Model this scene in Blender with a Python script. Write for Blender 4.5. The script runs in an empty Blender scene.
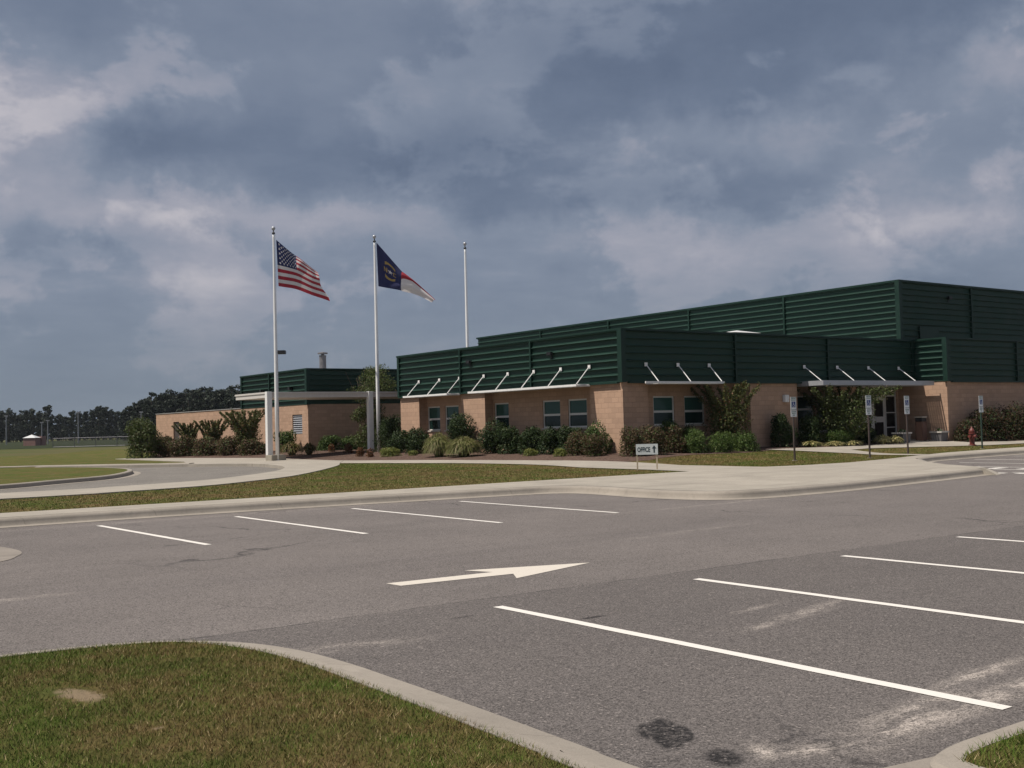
import bpy, bmesh, math, random
import numpy as np
from mathutils import Vector, Matrix
from mathutils.geometry import delaunay_2d_cdt

SC = bpy.context.scene
COL = SC.collection
rad = math.radians

# ------------------------------------------------------------------ camera
EYE = 1.65
YAW, PITCH, ROLL = rad(36.2), rad(2.109), rad(-1.456)
FPX = 1123.5
fw = Vector((math.sin(YAW)*math.cos(PITCH), math.cos(YAW)*math.cos(PITCH), math.sin(PITCH)))
r0 = Vector((math.cos(YAW), -math.sin(YAW), 0)); u0 = r0.cross(fw)
rt = math.cos(ROLL)*r0 + math.sin(ROLL)*u0
up = -math.sin(ROLL)*r0 + math.cos(ROLL)*u0
cam = bpy.data.cameras.new('camera'); camo = bpy.data.objects.new('camera', cam); COL.objects.link(camo)
m = Matrix((rt, up, -fw)).transposed().to_4x4(); m.translation = (0, 0, EYE)
camo.matrix_world = m
cam.sensor_width = 36.0; cam.lens = FPX/1024*36.0
cam.clip_start = 0.05; cam.clip_end = 8000
SC.camera = camo

# ------------------------------------------------------------------ sun, sky, exposure
SUN_EL = rad(60); SUN_DIR = Vector((-1.0, 0.30, 0)).normalized()
S = Vector((SUN_DIR.x*math.cos(SUN_EL), SUN_DIR.y*math.cos(SUN_EL), math.sin(SUN_EL)))
sun = bpy.data.lights.new('sun', 'SUN'); sun.energy = 4.7; sun.angle = rad(0.6); sun.color = (1.0, 0.93, 0.83)
suno = bpy.data.objects.new('sun', sun); COL.objects.link(suno)
suno.rotation_euler = (-S).to_track_quat('-Z', 'Y').to_euler(); suno.location = (-40, 30, 60)

SC.view_settings.view_transform = 'Standard'
SC.view_settings.look = 'None'
SC.view_settings.gamma = 1.0
SC.view_settings.use_curve_mapping = False
SC.view_settings.exposure = 0.06


class NT:
    """small node helper"""
    def __init__(self, tree):
        self.t = tree; self.n = tree.nodes; self.l = tree.links
    def add(self, typ, **kw):
        nd = self.n.new(typ)
        for k, v in kw.items(): setattr(nd, k, v)
        return nd
    def put(self, sock, v):
        if isinstance(v, bpy.types.NodeSocket): self.l.new(v, sock)
        else: sock.default_value = v
    def math(self, op, a, b=None, c=None, clamp=False):
        nd = self.add('ShaderNodeMath', operation=op, use_clamp=clamp)
        self.put(nd.inputs[0], a)
        if b is not None: self.put(nd.inputs[1], b)
        if c is not None: self.put(nd.inputs[2], c)
        return nd.outputs[0]
    def vmath(self, op, a, b=None):
        nd = self.add('ShaderNodeVectorMath', operation=op)
        self.put(nd.inputs[0], a)
        if b is not None: self.put(nd.inputs[1], b)
        return nd.outputs[0]
    def noise(self, vec, scale, detail=4, rough=0.55, dist=0.0):
        nd = self.add('ShaderNodeTexNoise'); self.put(nd.inputs['Vector'], vec)
        nd.inputs['Scale'].default_value = scale; nd.inputs['Detail'].default_value = detail
        nd.inputs['Roughness'].default_value = rough; nd.inputs['Distortion'].default_value = dist
        return nd.outputs['Fac']
    def mapr(self, v, a, b, c=0.0, d=1.0, smooth=False):
        nd = self.add('ShaderNodeMapRange'); nd.clamp = True
        if smooth: nd.interpolation_type = 'SMOOTHSTEP'
        self.put(nd.inputs['Value'], v)
        for k, x in zip(('From Min', 'From Max', 'To Min', 'To Max'), (a, b, c, d)): nd.inputs[k].default_value = x
        return nd.outputs[0]
    def mix(self, f, a, b, mode='MIX'):
        nd = self.add('ShaderNodeMix', data_type='RGBA', blend_type=mode, clamp_factor=True)
        self.put(nd.inputs[0], f)
        for i, x in ((6, a), (7, b)):
            if isinstance(x, tuple): x = (*x[:3], 1)
            self.put(nd.inputs[i], x)
        return nd.outputs[2]
    def sep(self, v):
        nd = self.add('ShaderNodeSeparateXYZ'); self.put(nd.inputs[0], v); return nd.outputs
    def comb(self, x, y, z):
        nd = self.add('ShaderNodeCombineXYZ')
        for i, q in enumerate((x, y, z)): self.put(nd.inputs[i], q)
        return nd.outputs[0]


def build_world():
    w = bpy.data.worlds.new('World'); SC.world = w; w.use_nodes = True
    t = NT(w.node_tree); t.n.clear()
    out = t.add('ShaderNodeOutputWorld')
    sky = t.add('ShaderNodeTexSky'); sky.sky_type = 'NISHITA'; sky.sun_disc = False
    sky.sun_elevation = SUN_EL; sky.sun_rotation = math.atan2(SUN_DIR.x, SUN_DIR.y)
    skyc = t.vmath('SCALE', sky.outputs[0]); skyc.node.inputs['Scale'].default_value = 0.1
    d = t.add('ShaderNodeTexCoord').outputs['Generated']
    x, y, z = t.sep(d)
    # azimuth from the camera's heading (radians, + to the right) and elevation
    a = t.math('ARCTAN2', t.math('SUBTRACT', t.math('MULTIPLY', x, math.cos(YAW)), t.math('MULTIPLY', y, math.sin(YAW))),
               t.math('ADD', t.math('MULTIPLY', x, math.sin(YAW)), t.math('MULTIPLY', y, math.cos(YAW))))
    e = t.math('ARCSINE', t.math('MINIMUM', t.math('MAXIMUM', z, -1.0), 1.0))
    # cloud layer coordinates: flat deck seen in perspective
    k = t.math('DIVIDE', 1.0, t.math('ADD', t.math('MAXIMUM', z, 0.0), 0.16))
    deck = t.comb(t.math('MULTIPLY', x, k), t.math('MULTIPLY', y, k), t.math('MULTIPLY', z, 1.2))
    n1 = t.noise(deck, 1.25, 8, 0.54, 0.15)
    n2 = t.noise(deck, 3.4, 10, 0.60, 0.12)
    n3 = t.noise(d, 11.0, 9, 0.62, 0.15)
    wn = t.add('ShaderNodeTexNoise'); t.put(wn.inputs['Vector'], d); wn.inputs['Scale'].default_value = 7.5
    wn.inputs['Detail'].default_value = 9; wn.inputs['Roughness'].default_value = 0.62
    wx, wy, _ = t.sep(wn.outputs['Color'])
    aw = t.math('ADD', a, t.math('MULTIPLY', t.math('SUBTRACT', wx, 0.5), 0.22))
    ew = t.math('ADD', e, t.math('MULTIPLY', t.math('SUBTRACT', wy, 0.5), 0.14))
    tot = t.math('ADD', t.math('MULTIPLY', t.math('SUBTRACT', n1, 0.5), 0.55), 0.49)
    tot = t.math('ADD', tot, t.math('MULTIPLY', t.math('SUBTRACT', n2, 0.5), 0.34))
    # billowed edges: a second, sharper layer of small heaps
    hp = t.noise(t.vmath('MULTIPLY', d, (1, 1, 1.7)), 6.5, 10, 0.57, 0.2)
    tot = t.math('ADD', tot, t.mapr(t.math('ADD', hp, t.math('MULTIPLY', t.math('SUBTRACT', n3, .5), .25)), .485, .575, -.06, .12, True))
    tot = t.math('ADD', tot, t.math('MULTIPLY', t.math('SUBTRACT', n3, 0.5), 0.14))
    # individual cloud masses: (px, py, sx, sy, amount) as directions
    blobs = [(85, 150, 90, 45, .34), (30, 205, 60, 36, .12), (330, 165, 200, 38, -.24), (150, 182, 55, 18, -.22), (470, 190, 80, 25, -.16),
             (420, 55, 260, 40, -.06), (850, 40, 260, 50, -.30), (640, 120, 120, 35, -.10), (300, 228, 190, 20, .26), (210, 215, 60, 14, .12),
             (750, 140, 75, 22, .32), (880, 205, 60, 34, .24), (985, 110, 50, 22, .32), (930, 240, 45, 22, .32), (1000, 190, 50, 40, .08),
             (640, 205, 170, 24, -.14), (540, 215, 90, 14, -.12), (560, 265, 110, 18, .12), (430, 20, 120, 30, .08), (190, 305, 60, 16, .16),
             (700, 245, 70, 16, .16), (100, 30, 180, 50, -.12), (530, 100, 70, 24, .12), (110, 260, 90, 14, -.10), (350, 320, 180, 20, .06)]
    for px, py, sx, sy, amp in blobs:
        ca = (px-512)/FPX; ce = (430-0.0254*(px-512)-py)/FPX
        dx = t.math('DIVIDE', t.math('SUBTRACT', aw, ca), sx/FPX)
        dy = t.math('DIVIDE', t.math('SUBTRACT', ew, ce), sy/FPX)
        q = t.math('ADD', t.math('MULTIPLY', dx, dx), t.math('MULTIPLY', dy, dy))
        g = t.math('POWER', 2.718, t.math('MULTIPLY', q, -0.6))
        tot = t.math('ADD', tot, t.math('MULTIPLY', g, amp))
    ramp = t.add('ShaderNodeValToRGB'); t.put(ramp.inputs[0], tot)
    cr = ramp.color_ramp
    stops = [(0.0, (.090, .120, .186)), (.25, (.142, .178, .252)), (.5, (.208, .244, .318)), (.72, (.325, .332, .395)), (1.0, (.54, .51, .54))]
    while len(cr.elements) < len(stops): cr.elements.new(0.5)
    for el, (p, c) in zip(cr.elements, stops): el.position = p; el.color = (*c, 1)
    # murky air low down
    hz = t.mapr(e, 0.0, 0.15, 0.85, 0.0, True)
    cl = t.mix(hz, ramp.outputs[0], (.172, .212, .270))
    col = t.mix(0.95, skyc, cl)
    bg = t.add('ShaderNodeBackground'); t.put(bg.inputs[0], col); bg.inputs[1].default_value = 1.0
    t.l.new(bg.outputs[0], out.inputs[0])
build_world()

# ------------------------------------------------------------------ materials
MATS = {}
def mat(name, fn):
    if name in MATS: return MATS[name]
    mm = bpy.data.materials.new(name); mm.use_nodes = True
    t = NT(mm.node_tree); b = t.n['Principled BSDF']
    t.geo = None
    fn(t, b); MATS[name] = mm; return mm
def P(t): return t.add('ShaderNodeNewGeometry').outputs['Position']
def bump(t, b, h, strength, dist=0.02):
    nd = t.add('ShaderNodeBump'); nd.inputs['Strength'].default_value = strength; nd.inputs['Distance'].default_value = dist
    t.put(nd.inputs['Height'], h); t.l.new(nd.outputs[0], b.inputs['Normal'])
def setb(t, b, col=None, rough=None, metal=None, spec=None):
    if col is not None: t.put(b.inputs['Base Color'], (*col, 1) if isinstance(col, tuple) else col)
    if rough is not None: t.put(b.inputs['Roughness'], rough)
    if metal is not None: b.inputs['Metallic'].default_value = metal
    if spec is not None: b.inputs['Specular IOR Level'].default_value = spec

def gauss(t, p, cx, cy, sx, sy, ang=0.0):
    x, y, _ = t.sep(p)
    dx = t.math('SUBTRACT', x, cx); dy = t.math('SUBTRACT', y, cy)
    c, s = math.cos(ang), math.sin(ang)
    u = t.math('DIVIDE', t.math('ADD', t.math('MULTIPLY', dx, c), t.math('MULTIPLY', dy, s)), sx)
    v = t.math('DIVIDE', t.math('SUBTRACT', t.math('MULTIPLY', dy, c), t.math('MULTIPLY', dx, s)), sy)
    return t.math('POWER', 2.718, t.math('MULTIPLY', t.math('ADD', t.math('MULTIPLY', u, u), t.math('MULTIPLY', v, v)), -1.0))

def m_asphalt(t, b):
    p = P(t); x, y, z = t.sep(p)
    big = t.noise(p, 0.35, 5, 0.6); mid = t.noise(p, 2.3, 5, 0.65)
    streak = t.noise(t.vmath('MULTIPLY', p, (0.25, 1.6, 1)), 1.0, 5, 0.6)
    col = t.mix(t.mapr(big, .3, .7), (.136, .120, .112), (.174, .153, .142))
    col = t.mix(t.math('MULTIPLY', t.mapr(mid, .45, .75), .35), col, (.19, .168, .16))
    col = t.mix(t.math('MULTIPLY', t.mapr(streak, .5, .7), .35), col, (.108, .096, .089))
    # paving joint along the aisle: newer, darker strip on the near side
    jy = t.math('ADD', y, t.math('MULTIPLY', t.math('SUBTRACT', t.noise(p, .9, 4, .6), .5), .30))
    near = t.mapr(jy, 8.82, 8.95, 1.0, 0.0)
    col = t.mix(t.math('MULTIPLY', near, .5), col, (.091, .081, .077))
    jl = t.math('ABSOLUTE', t.math('SUBTRACT', jy, 8.90))
    jl = t.math('MULTIPLY', t.mapr(jl, 0.0, .035, 1, 0), t.mapr(mid, .35, .6))
    col = t.mix(t.math('MULTIPLY', jl, .75), col, (.035, .031, .031))
    # hairline cracks
    cw = t.vmath('ADD', p, t.vmath('MULTIPLY', t.add('ShaderNodeTexNoise').outputs['Color'], (0, 0, 0)))
    nz = t.add('ShaderNodeTexNoise'); t.put(nz.inputs['Vector'], p); nz.inputs['Scale'].default_value = 1.3; nz.inputs['Detail'].default_value = 5
    cw = t.vmath('ADD', p, t.vmath('MULTIPLY', nz.outputs['Color'], (1.3, 1.3, 0)))
    vo = t.add('ShaderNodeTexVoronoi', feature='DISTANCE_TO_EDGE'); t.put(vo.inputs['Vector'], cw); vo.inputs['Scale'].default_value = .16
    ck = t.math('MULTIPLY', t.mapr(vo.outputs['Distance'], 0, .006, 1, 0), t.mapr(t.noise(p, .22, 2), .50, .60))
    col = t.mix(t.math('MULTIPLY', ck, .8), col, (.04, .036, .036))
    # tyre darkening lanes along the aisle
    ln = t.math('MULTIPLY', gauss(t, p, 9, 12.2, 60, .9), t.mapr(mid, .2, .8))
    col = t.mix(t.math('MULTIPLY', ln, .25), col, (.10, .09, .09))
    # dried silt, washed into curved streaks near the island, and pale scuffs
    sn = t.mapr(t.noise(t.vmath('MULTIPLY', p, (1.0, 2.4, 1)), 2.6, 9, .74, .7), .44, .58)
    silt = None
    for cx, cy, sx, sy, an, am in [(5.55, 3.74, .55, .19, .05, 1.2), (5.15, 3.66, .5, .14, .12, 1.05), (6.35, 3.72, .5, .13, .1, 1.2), (6.6, 4.08, .5, .08, .12, 1.3), (4.32, 3.87, .06, .15, -.63, 1.4), (6.0, 3.9, .5, .06, .15, .9),
                                   (4.50, 3.72, .16, .09, 0, 1.2), (7.75, 6.35, .55, .09, .25, 1.15), (6.98, 6.15, .3, .06, .2, .8), (7.5, 6.75, .3, .05, .2, .6),
                                   (3.95, 7.75, .5, .13, -.2, .75), (2.75, 12.4, .5, .12, 0, .6), (16.6, 15.6, 2.5, .12, .05, .45), (12, 12.1, 1.4, .12, .1, .4),
                                   (8.3, 21.6, 5, .25, 0, .35), (17.6, 15.75, .6, .25, 0, .5)]:
        q = t.math('MULTIPLY', gauss(t, p, cx, cy, sx, sy, an), am)
        silt = q if silt is None else t.math('MAXIMUM', silt, q)
    silt = t.math('MULTIPLY', silt, t.math('ADD', t.math('MULTIPLY', sn, .85), .15))
    col = t.mix(t.math('MULTIPLY', silt, .95, clamp=True), col, (.36, .315, .28))
    # oil spots
    on = t.mapr(t.noise(p, 20, 5, .75), .42, .54)
    oil = None
    for cx, cy, sx, sy, am in [(4.17, 4.40, .085, .27, 1.5), (4.24, 4.34, .05, .16, 1.2), (4.12, 4.50, .05, .16, 1.0), (4.08, 3.90, .10, .16, 1.0), (6.2, 7.4, .2, .05, .7), (7.5, 5.0, .5, .16, .35), (5.4, 8.2, .25, .06, .5), (9.6, 17.5, .5, .12, .35), (6.6, 12.7, .8, .12, .3)]:
        q = t.math('MULTIPLY', gauss(t, p, cx, cy, sx, sy, -YAW if cy < 4.6 else 0.0), am)
        oil = q if oil is None else t.math('MAXIMUM', oil, q)
    oil = t.math('MULTIPLY', t.mapr(oil, .30, .62), t.math('ADD', t.math('MULTIPLY', on, .6), .35))
    col = t.mix(t.math('MULTIPLY', oil, 1.15, clamp=True), col, (.020, .018, .018))
    # aggregate
    va = t.add('ShaderNodeTexVoronoi'); t.put(va.inputs['Vector'], p); va.inputs['Scale'].default_value = 125
    sx_, sy_, sz_ = t.sep(va.outputs['Color'])
    agg = t.mapr(sx_, 0, 1, .45, 1.55)
    col = t.mix(1.0, col, t.comb(agg, agg, agg), 'MULTIPLY')
    vb = t.add('ShaderNodeTexVoronoi'); t.put(vb.inputs['Vector'], p); vb.inputs['Scale'].default_value = 50
    bx, by, bz = t.sep(vb.outputs['Color'])
    spk = t.math('MULTIPLY', t.math('GREATER_THAN', bx, .90), t.math('LESS_THAN', vb.outputs['Distance'], .42))
    col = t.mix(t.math('MULTIPLY', spk, t.mapr(by, 0, 1, .1, .75)), col, (.33, .29, .265))
    dk = t.math('MULTIPLY', t.math('LESS_THAN', bx, .12), t.math('LESS_THAN', vb.outputs['Distance'], .5))
    col = t.mix(t.math('MULTIPLY', dk, .6), col, (.045, .04, .04))
    setb(t, b, col, .88, spec=.25)
    bump(t, b, t.math('ADD', va.outputs['Distance'], t.noise(p, 160, 3)), .55, .006)
mat('asphalt', m_asphalt)

def m_loop(t, b):
    p = P(t)
    col = t.mix(t.mapr(t.noise(p, .5, 6, .65), .3, .7), (.15, .137, .122), (.20, .182, .162))
    va = t.add('ShaderNodeTexVoronoi'); t.put(va.inputs['Vector'], p); va.inputs['Scale'].default_value = 45
    g = t.mapr(t.sep(va.outputs['Color'])[0], 0, 1, .7, 1.3)
    setb(t, b, t.mix(1, col, t.comb(g, g, g), 'MULTIPLY'), .9, spec=.2)
mat('loop asphalt', m_loop)

def m_conc(t, b, tint=(.345, .31, .262), joint=True, per=1.83):
    p = P(t); x, y, z = t.sep(p)
    n = t.noise(p, .7, 6, .62); f = t.noise(p, 9, 5, .7); g = t.noise(p, 90, 3, .7)
    col = t.mix(t.mapr(n, .3, .7), tuple(c*.84 for c in tint), tuple(c*1.12 for c in tint))
    col = t.mix(t.math('MULTIPLY', t.mapr(f, .5, .75), .4), col, tuple(c*.62 for c in tint))
    st = t.mapr(t.noise(t.vmath('MULTIPLY', p, (.35, 1.5, 1)), 1.1, 6, .65, .4), .55, .72)
    col = t.mix(t.math('MULTIPLY', st, .45), col, tuple(c*.55 for c in tint))
    gg = t.mapr(g, .25, .75, .88, 1.12)
    col = t.mix(1, col, t.comb(gg, gg, gg), 'MULTIPLY')
    if joint:
        j = None
        for ax in ((x, y) if joint is True else (t.math('ADD', x, y),)):
            q = t.math('ABSOLUTE', t.math('SUBTRACT', t.math('FRACT', t.math('DIVIDE', ax, per)), .5))
            q = t.mapr(q, 0, .012/per, 1, 0)
            j = q if j is None else t.math('MAXIMUM', j, q)
        col = t.mix(t.math('MULTIPLY', j, .5), col, (.12, .10, .085))
    setb(t, b, col, .9, spec=.25); bump(t, b, t.math('ADD', f, g), .25, .01)
mat('concrete', m_conc)
mat('kerb concrete', lambda t, b: m_conc(t, b, (.30, .265, .225), 'sum', 2.4))
mat('gutter concrete', lambda t, b: m_conc(t, b, (.25, .22, .19), 'sum', 2.4))
mat('plinth concrete', lambda t, b: m_conc(t, b, (.30, .27, .22), False))

def grass_col(t, p, dark=1.0):
    n = t.noise(p, .55, 6, .65); n2 = t.noise(p, 2.6, 6, .7); n3 = t.noise(p, 14, 4, .7)
    green = (.082*dark, .098*dark, .022*dark); brown = (.150*dark, .102*dark, .044*dark); tan = (.20*dark, .152*dark, .07*dark); deep = (.040*dark, .062*dark, .012*dark)
    s = t.math('ADD', t.math('ADD', t.math('MULTIPLY', n, .6), t.math('MULTIPLY', n2, .55)), t.math('SUBTRACT', t.mapr(t.sep(p)[1], 14, 18, .02, .06), t.mapr(t.sep(p)[1], 33, 38, 0, .075)))
    col = t.mix(t.mapr(s, .50, .72), green, brown)
    col = t.mix(t.math('MULTIPLY', t.mapr(n2, .55, .75), .5), col, tan)
    col = t.mix(t.math('MULTIPLY', t.mapr(t.noise(p, 1.4, 4, .6), .52, .7), .6), col, deep)
    k = t.mapr(n3, .25, .75, .7, 1.3)
    return t.mix(1, col, t.comb(k, k, k), 'MULTIPLY')
def m_lawn(t, b):
    p = P(t); x, y, z = t.sep(p)
    col = grass_col(t, p)
    # bare sandy patches
    dn = t.noise(p, 9, 7, .78)
    d = t.math('MAXIMUM', gauss(t, p, 1.92, 7.1, .15, .36, .25), t.math('MULTIPLY', gauss(t, p, 2.02, 6.05, .10, .08), .75))
    d = t.mapr(t.math('ADD', d, t.math('MULTIPLY', t.math('SUBTRACT', dn, .5), 1.3)), .55, .85)
    col = t.mix(t.math('MULTIPLY', d, .85), col, (.30, .225, .15))
    setb(t, b, col, .95, spec=.1); bump(t, b, t.noise(p, 22, 5, .75), .9, .05)
mat('lawn', m_lawn)
def m_field(t, b):
    p = P(t)
    v = t.vmath('MULTIPLY', p, (.35, .12, 1)); n = t.noise(v, .35, 6, .65); n2 = t.noise(p, 1.5, 5, .7)
    col = t.mix(t.mapr(n, .38, .62), (.076, .090, .028), (.110, .095, .042))
    col = t.mix(t.math('MULTIPLY', n2, .4), col, (.05, .06, .018))
    setb(t, b, col, .95, spec=.1)
mat('field grass', m_field)
def m_meadow(t, b):
    p = P(t)
    setb(t, b, t.mix(t.mapr(t.noise(p, .2, 5, .7), .35, .65), (.020, .030, .012), (.038, .042, .018)), .95, spec=.1)
mat('meadow', m_meadow)
def m_blade(t, b):
    p = P(t)
    r = t.add('ShaderNodeNewGeometry').outputs['Random Per Island']
    n = t.noise(p, .55, 6, .65); n2 = t.noise(p, 2.6, 6, .7)
    s = t.math('ADD', t.math('ADD', t.math('MULTIPLY', n, .6), t.math('MULTIPLY', n2, .55)), t.math('ADD', t.math('MULTIPLY', t.math('SUBTRACT', r, .5), .22), t.math('SUBTRACT', t.mapr(t.sep(p)[1], 14, 18, .02, .06), t.mapr(t.sep(p)[1], 33, 38, 0, .075))))
    col = t.mix(t.mapr(s, .50, .72), (.078, .128, .018), (.175, .122, .052))
    col = t.mix(t.math('GREATER_THAN', r, .93), col, (.36, .28, .15))
    col = t.mix(t.math('MULTIPLY', t.mapr(t.noise(p, 1.4, 4, .6), .52, .7), .5), col, (.060, .095, .016))
    setb(t, b, col, .8, spec=.15)
mat('grass blade', m_blade)

def m_paint(t, b):
    p = P(t)
    n = t.noise(p, 30, 5, .75); n2 = t.noise(p, 3, 4, .6)
    w = t.math('ADD', t.mapr(n, .60, .72), t.math('MULTIPLY', t.mapr(n2, .6, .8), .3))
    setb(t, b, t.mix(t.math('MULTIPLY', w, .65, clamp=True), (.70, .66, .61), (.27, .24, .23)), .8, spec=.3)
mat('white line paint', m_paint)
def m_paint2(t, b):
    p = P(t)
    w = t.mapr(t.noise(p, 24, 5, .75), .56, .72)
    setb(t, b, t.mix(t.math('MULTIPLY', w, .6), (.60, .545, .475), (.27, .24, .215)), .8, spec=.3)
mat('cream paint', m_paint2)
def m_faint(t, b):
    p = P(t)
    w = t.mapr(t.noise(p, 9, 5, .75), .40, .62)
    setb(t, b, t.mix(w, (.42, .38, .35), (.20, .18, .175)), .85)
mat('worn paint', m_faint)
def m_mulch(t, b):
    p = P(t)
    v = t.add('ShaderNodeTexVoronoi'); t.put(v.inputs['Vector'], p); v.inputs['Scale'].default_value = 16
    g = t.sep(v.outputs['Color'])[0]
    col = t.mix(g, (.055, .036, .030), (.17, .115, .090))
    col = t.mix(t.math('MULTIPLY', t.noise(p, 1.2, 4), .5), col, (.11, .068, .052))
    setb(t, b, col, .95, spec=.1); bump(t, b, v.outputs['Distance'], .8, .05)
mat('mulch', m_mulch)

def m_brick(t, b, base=(.435, .288, .205)):
    p = P(t); x, y, z = t.sep(p)
    v = t.comb(t.math('ADD', x, y), z, 0.0)
    br = t.add('ShaderNodeTexBrick'); t.put(br.inputs['Vector'], v)
    br.inputs['Scale'].default_value = 1.0; br.inputs['Brick Width'].default_value = .406; br.inputs['Row Height'].default_value = .2032
    br.inputs['Mortar Size'].default_value = .010; br.inputs['Mortar Smooth'].default_value = .25; br.inputs['Bias'].default_value = 0.0
    br.inputs['Color1'].default_value = (*[c*.90 for c in base], 1); br.inputs['Color2'].default_value = (*[c*1.08 for c in base], 1)
    br.inputs['Mortar'].default_value = (*[c*.80 for c in base], 1)
    n = t.noise(p, 38, 4, .75); n2 = t.noise(p, .8, 5, .6)
    k = t.mapr(n, .25, .75, .86, 1.14)
    col = t.mix(1, br.outputs['Color'], t.comb(k, k, k), 'MULTIPLY')
    col = t.mix(t.math('MULTIPLY', t.mapr(n2, .5, .75), .22), col, (.32, .225, .17))
    ws = t.mapr(t.noise(t.vmath('MULTIPLY', p, (3, 3, .25)), 1.2, 4, .6), .55, .75)
    col = t.mix(t.math('MULTIPLY', ws, .16), col, (.25, .17, .12))
    setb(t, b, col, .92, spec=.15)
    bump(t, b, t.math('ADD', t.math('MULTIPLY', br.outputs['Fac'], -1.0), t.math('MULTIPLY', n, .35)), .6, .012)
mat('split face block', m_brick)

def plain(name, col, rough=.5, metal=0.0, var=.12, scale=6, spec=.5):
    def fn(t, b):
        p = P(t); n = t.noise(p, scale, 5, .65)
        lo = tuple(c*(1-var) for c in col); hi = tuple(c*(1+var) for c in col)
        setb(t, b, t.mix(t.mapr(n, .3, .7), lo, hi), t.mapr(n, .3, .7, max(rough-.08, .03), min(rough+.08, 1)), metal, spec)
    return mat(name, fn)
plain('green metal', (.0135, .044, .032), .55, 0, .14, 1.2, .3)
plain('green trim', (.008, .029, .021), .5, 0, .12, 1.5, .3)
plain('white metal', (.74, .73, .72), .45, 0, .06)
plain('grey metal', (.40, .41, .44), .42, .3, .08)
plain('white pole paint', (.80, .80, .80), .35, 0, .04, 3)
plain('canopy paint', (.56, .53, .50), .5, 0, .06)
plain('window frame', (.62, .61, .58), .45, .1, .05)
plain('dark metal', (.018, .018, .02), .45, .2, .1)
plain('roof membrane', (.30, .29, .28), .85, 0, .15, 1)
plain('dark soffit', (.20, .17, .15), .85, 0, .1)
plain('sign white', (.74, .76, .77), .45, 0, .05)
plain('sign blue', (.014, .045, .20), .45, 0, .05)
plain('sign green', (.02, .12, .07), .5, 0, .05)
plain('board white', (.62, .66, .66), .6, 0, .07, 14)
plain('lettering', (.020, .040, .050), .6, 0, .25, 30)
plain('faded lettering', (.14, .17, .18), .6, 0, .35, 30)
plain('pale wood', (.46, .38, .27), .85, 0, .2, 12)
plain('rust post', (.075, .055, .048), .65, .2, .2, 8)
plain('green post', (.030, .060, .045), .6, .2, .15, 8)
plain('hydrant red', (.13, .026, .020), .5, 0, .25, 10)
plain('brown bin', (.11, .058, .042), .7, 0, .12, 10)
plain('pale cap', (.45, .40, .34), .7, 0, .12, 10)
plain('planter grey', (.12, .115, .12), .8, 0, .12, 8)
plain('planter rim', (.48, .45, .41), .7, 0, .08, 8)
plain('soil', (.045, .03, .022), .95, 0, .2, 20)
plain('bark', (.11, .078, .058), .9, 0, .25, 14)
plain('pine bark', (.075, .052, .042), .9, 0, .25, 3)
plain('dark door', (.060, .046, .040), .6, 0, .1)
plain('stack metal', (.24, .23, .24), .5, .5, .15)
plain('shed wall', (.26, .15, .13), .9, 0, .1)
plain('white roof', (.60, .60, .60), .6, 0, .05)
plain('fence wire', (.13, .125, .14), .5, .5, .1)
plain('far pole', (.26, .26, .28), .5, .3, .05)
plain('flag red', (.36, .030, .045), .8, 0, .08)
plain('flag white', (.66, .62, .61), .8, 0, .03)
plain('flag navy', (.020, .028, .095), .8, 0, .1)
plain('flag blue', (.024, .027, .090), .8, 0, .1)
plain('flag gold', (.36, .25, .08), .8, 0, .1)
for nm in ('flag red', 'flag white', 'flag navy', 'flag blue', 'flag gold'):
    t = NT(MATS[nm].node_tree); b = t.n['Principled BSDF']; o = t.n['Material Output']
    tr = t.add('ShaderNodeBsdfTranslucent')
    t.l.new(b.inputs['Base Color'].links[0].from_socket, tr.inputs[0])
    mx = t.add('ShaderNodeMixShader'); mx.inputs[0].default_value = .3
    t.l.new(b.outputs[0], mx.inputs[1]); t.l.new(tr.outputs[0], mx.inputs[2]); t.l.new(mx.outputs[0], o.inputs[0])

def m_glass(t, b):
    p = P(t); n = t.noise(p, 1.3, 2)
    setb(t, b, t.mix(n, (.006, .018, .016), (.014, .034, .030)), .05, 0, .28)
    bump(t, b, t.noise(p, .9, 1), .04, .05)
mat('window glass', m_glass)
def m_blind(t, b):
    p = P(t); z = t.sep(p)[2]
    s = t.math('FRACT', t.math('MULTIPLY', z, 20))
    setb(t, b, t.mix(t.mapr(s, .55, .9), (.035, .095, .078), (.016, .050, .042)), .08, 0, .25)
mat('blind glass', m_blind)
plain('door glass', (.012, .013, .015), .05, 0, .1)

def leaf(name, c1, c2, c3=None, f3=.1, tr=.25):
    def fn(t, b):
        g = t.add('ShaderNodeNewGeometry'); r = g.outputs['Random Per Island']
        n = t.noise(g.outputs['Position'], 3.5, 4, .6)
        f = t.math('ADD', t.math('MULTIPLY', r, .55), t.math('MULTIPLY', t.mapr(n, .3, .7), .45))
        col = t.mix(f, c1, c2)
        if c3: col = t.mix(t.math('LESS_THAN', t.math('FRACT', t.math('MULTIPLY', r, 17.3)), f3), col, c3)
        setb(t, b, col, .6, spec=.25)
        o = t.n['Material Output']; ts = t.add('ShaderNodeBsdfTranslucent'); t.put(ts.inputs[0], col)
        mx = t.add('ShaderNodeMixShader'); mx.inputs[0].default_value = tr
        t.l.new(b.outputs[0], mx.inputs[1]); t.l.new(ts.outputs[0], mx.inputs[2]); t.l.new(mx.outputs[0], o.inputs[0])
    return mat(name, fn)
leaf('leaf dark', (.014, .030, .008), (.036, .060, .016), (.085, .10, .035), .06, .15)
leaf('leaf green', (.036, .070, .014), (.080, .125, .030), (.12, .15, .05), .1)
leaf('leaf round', (.050, .090, .018), (.105, .160, .040), (.17, .20, .07), .12)
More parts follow.
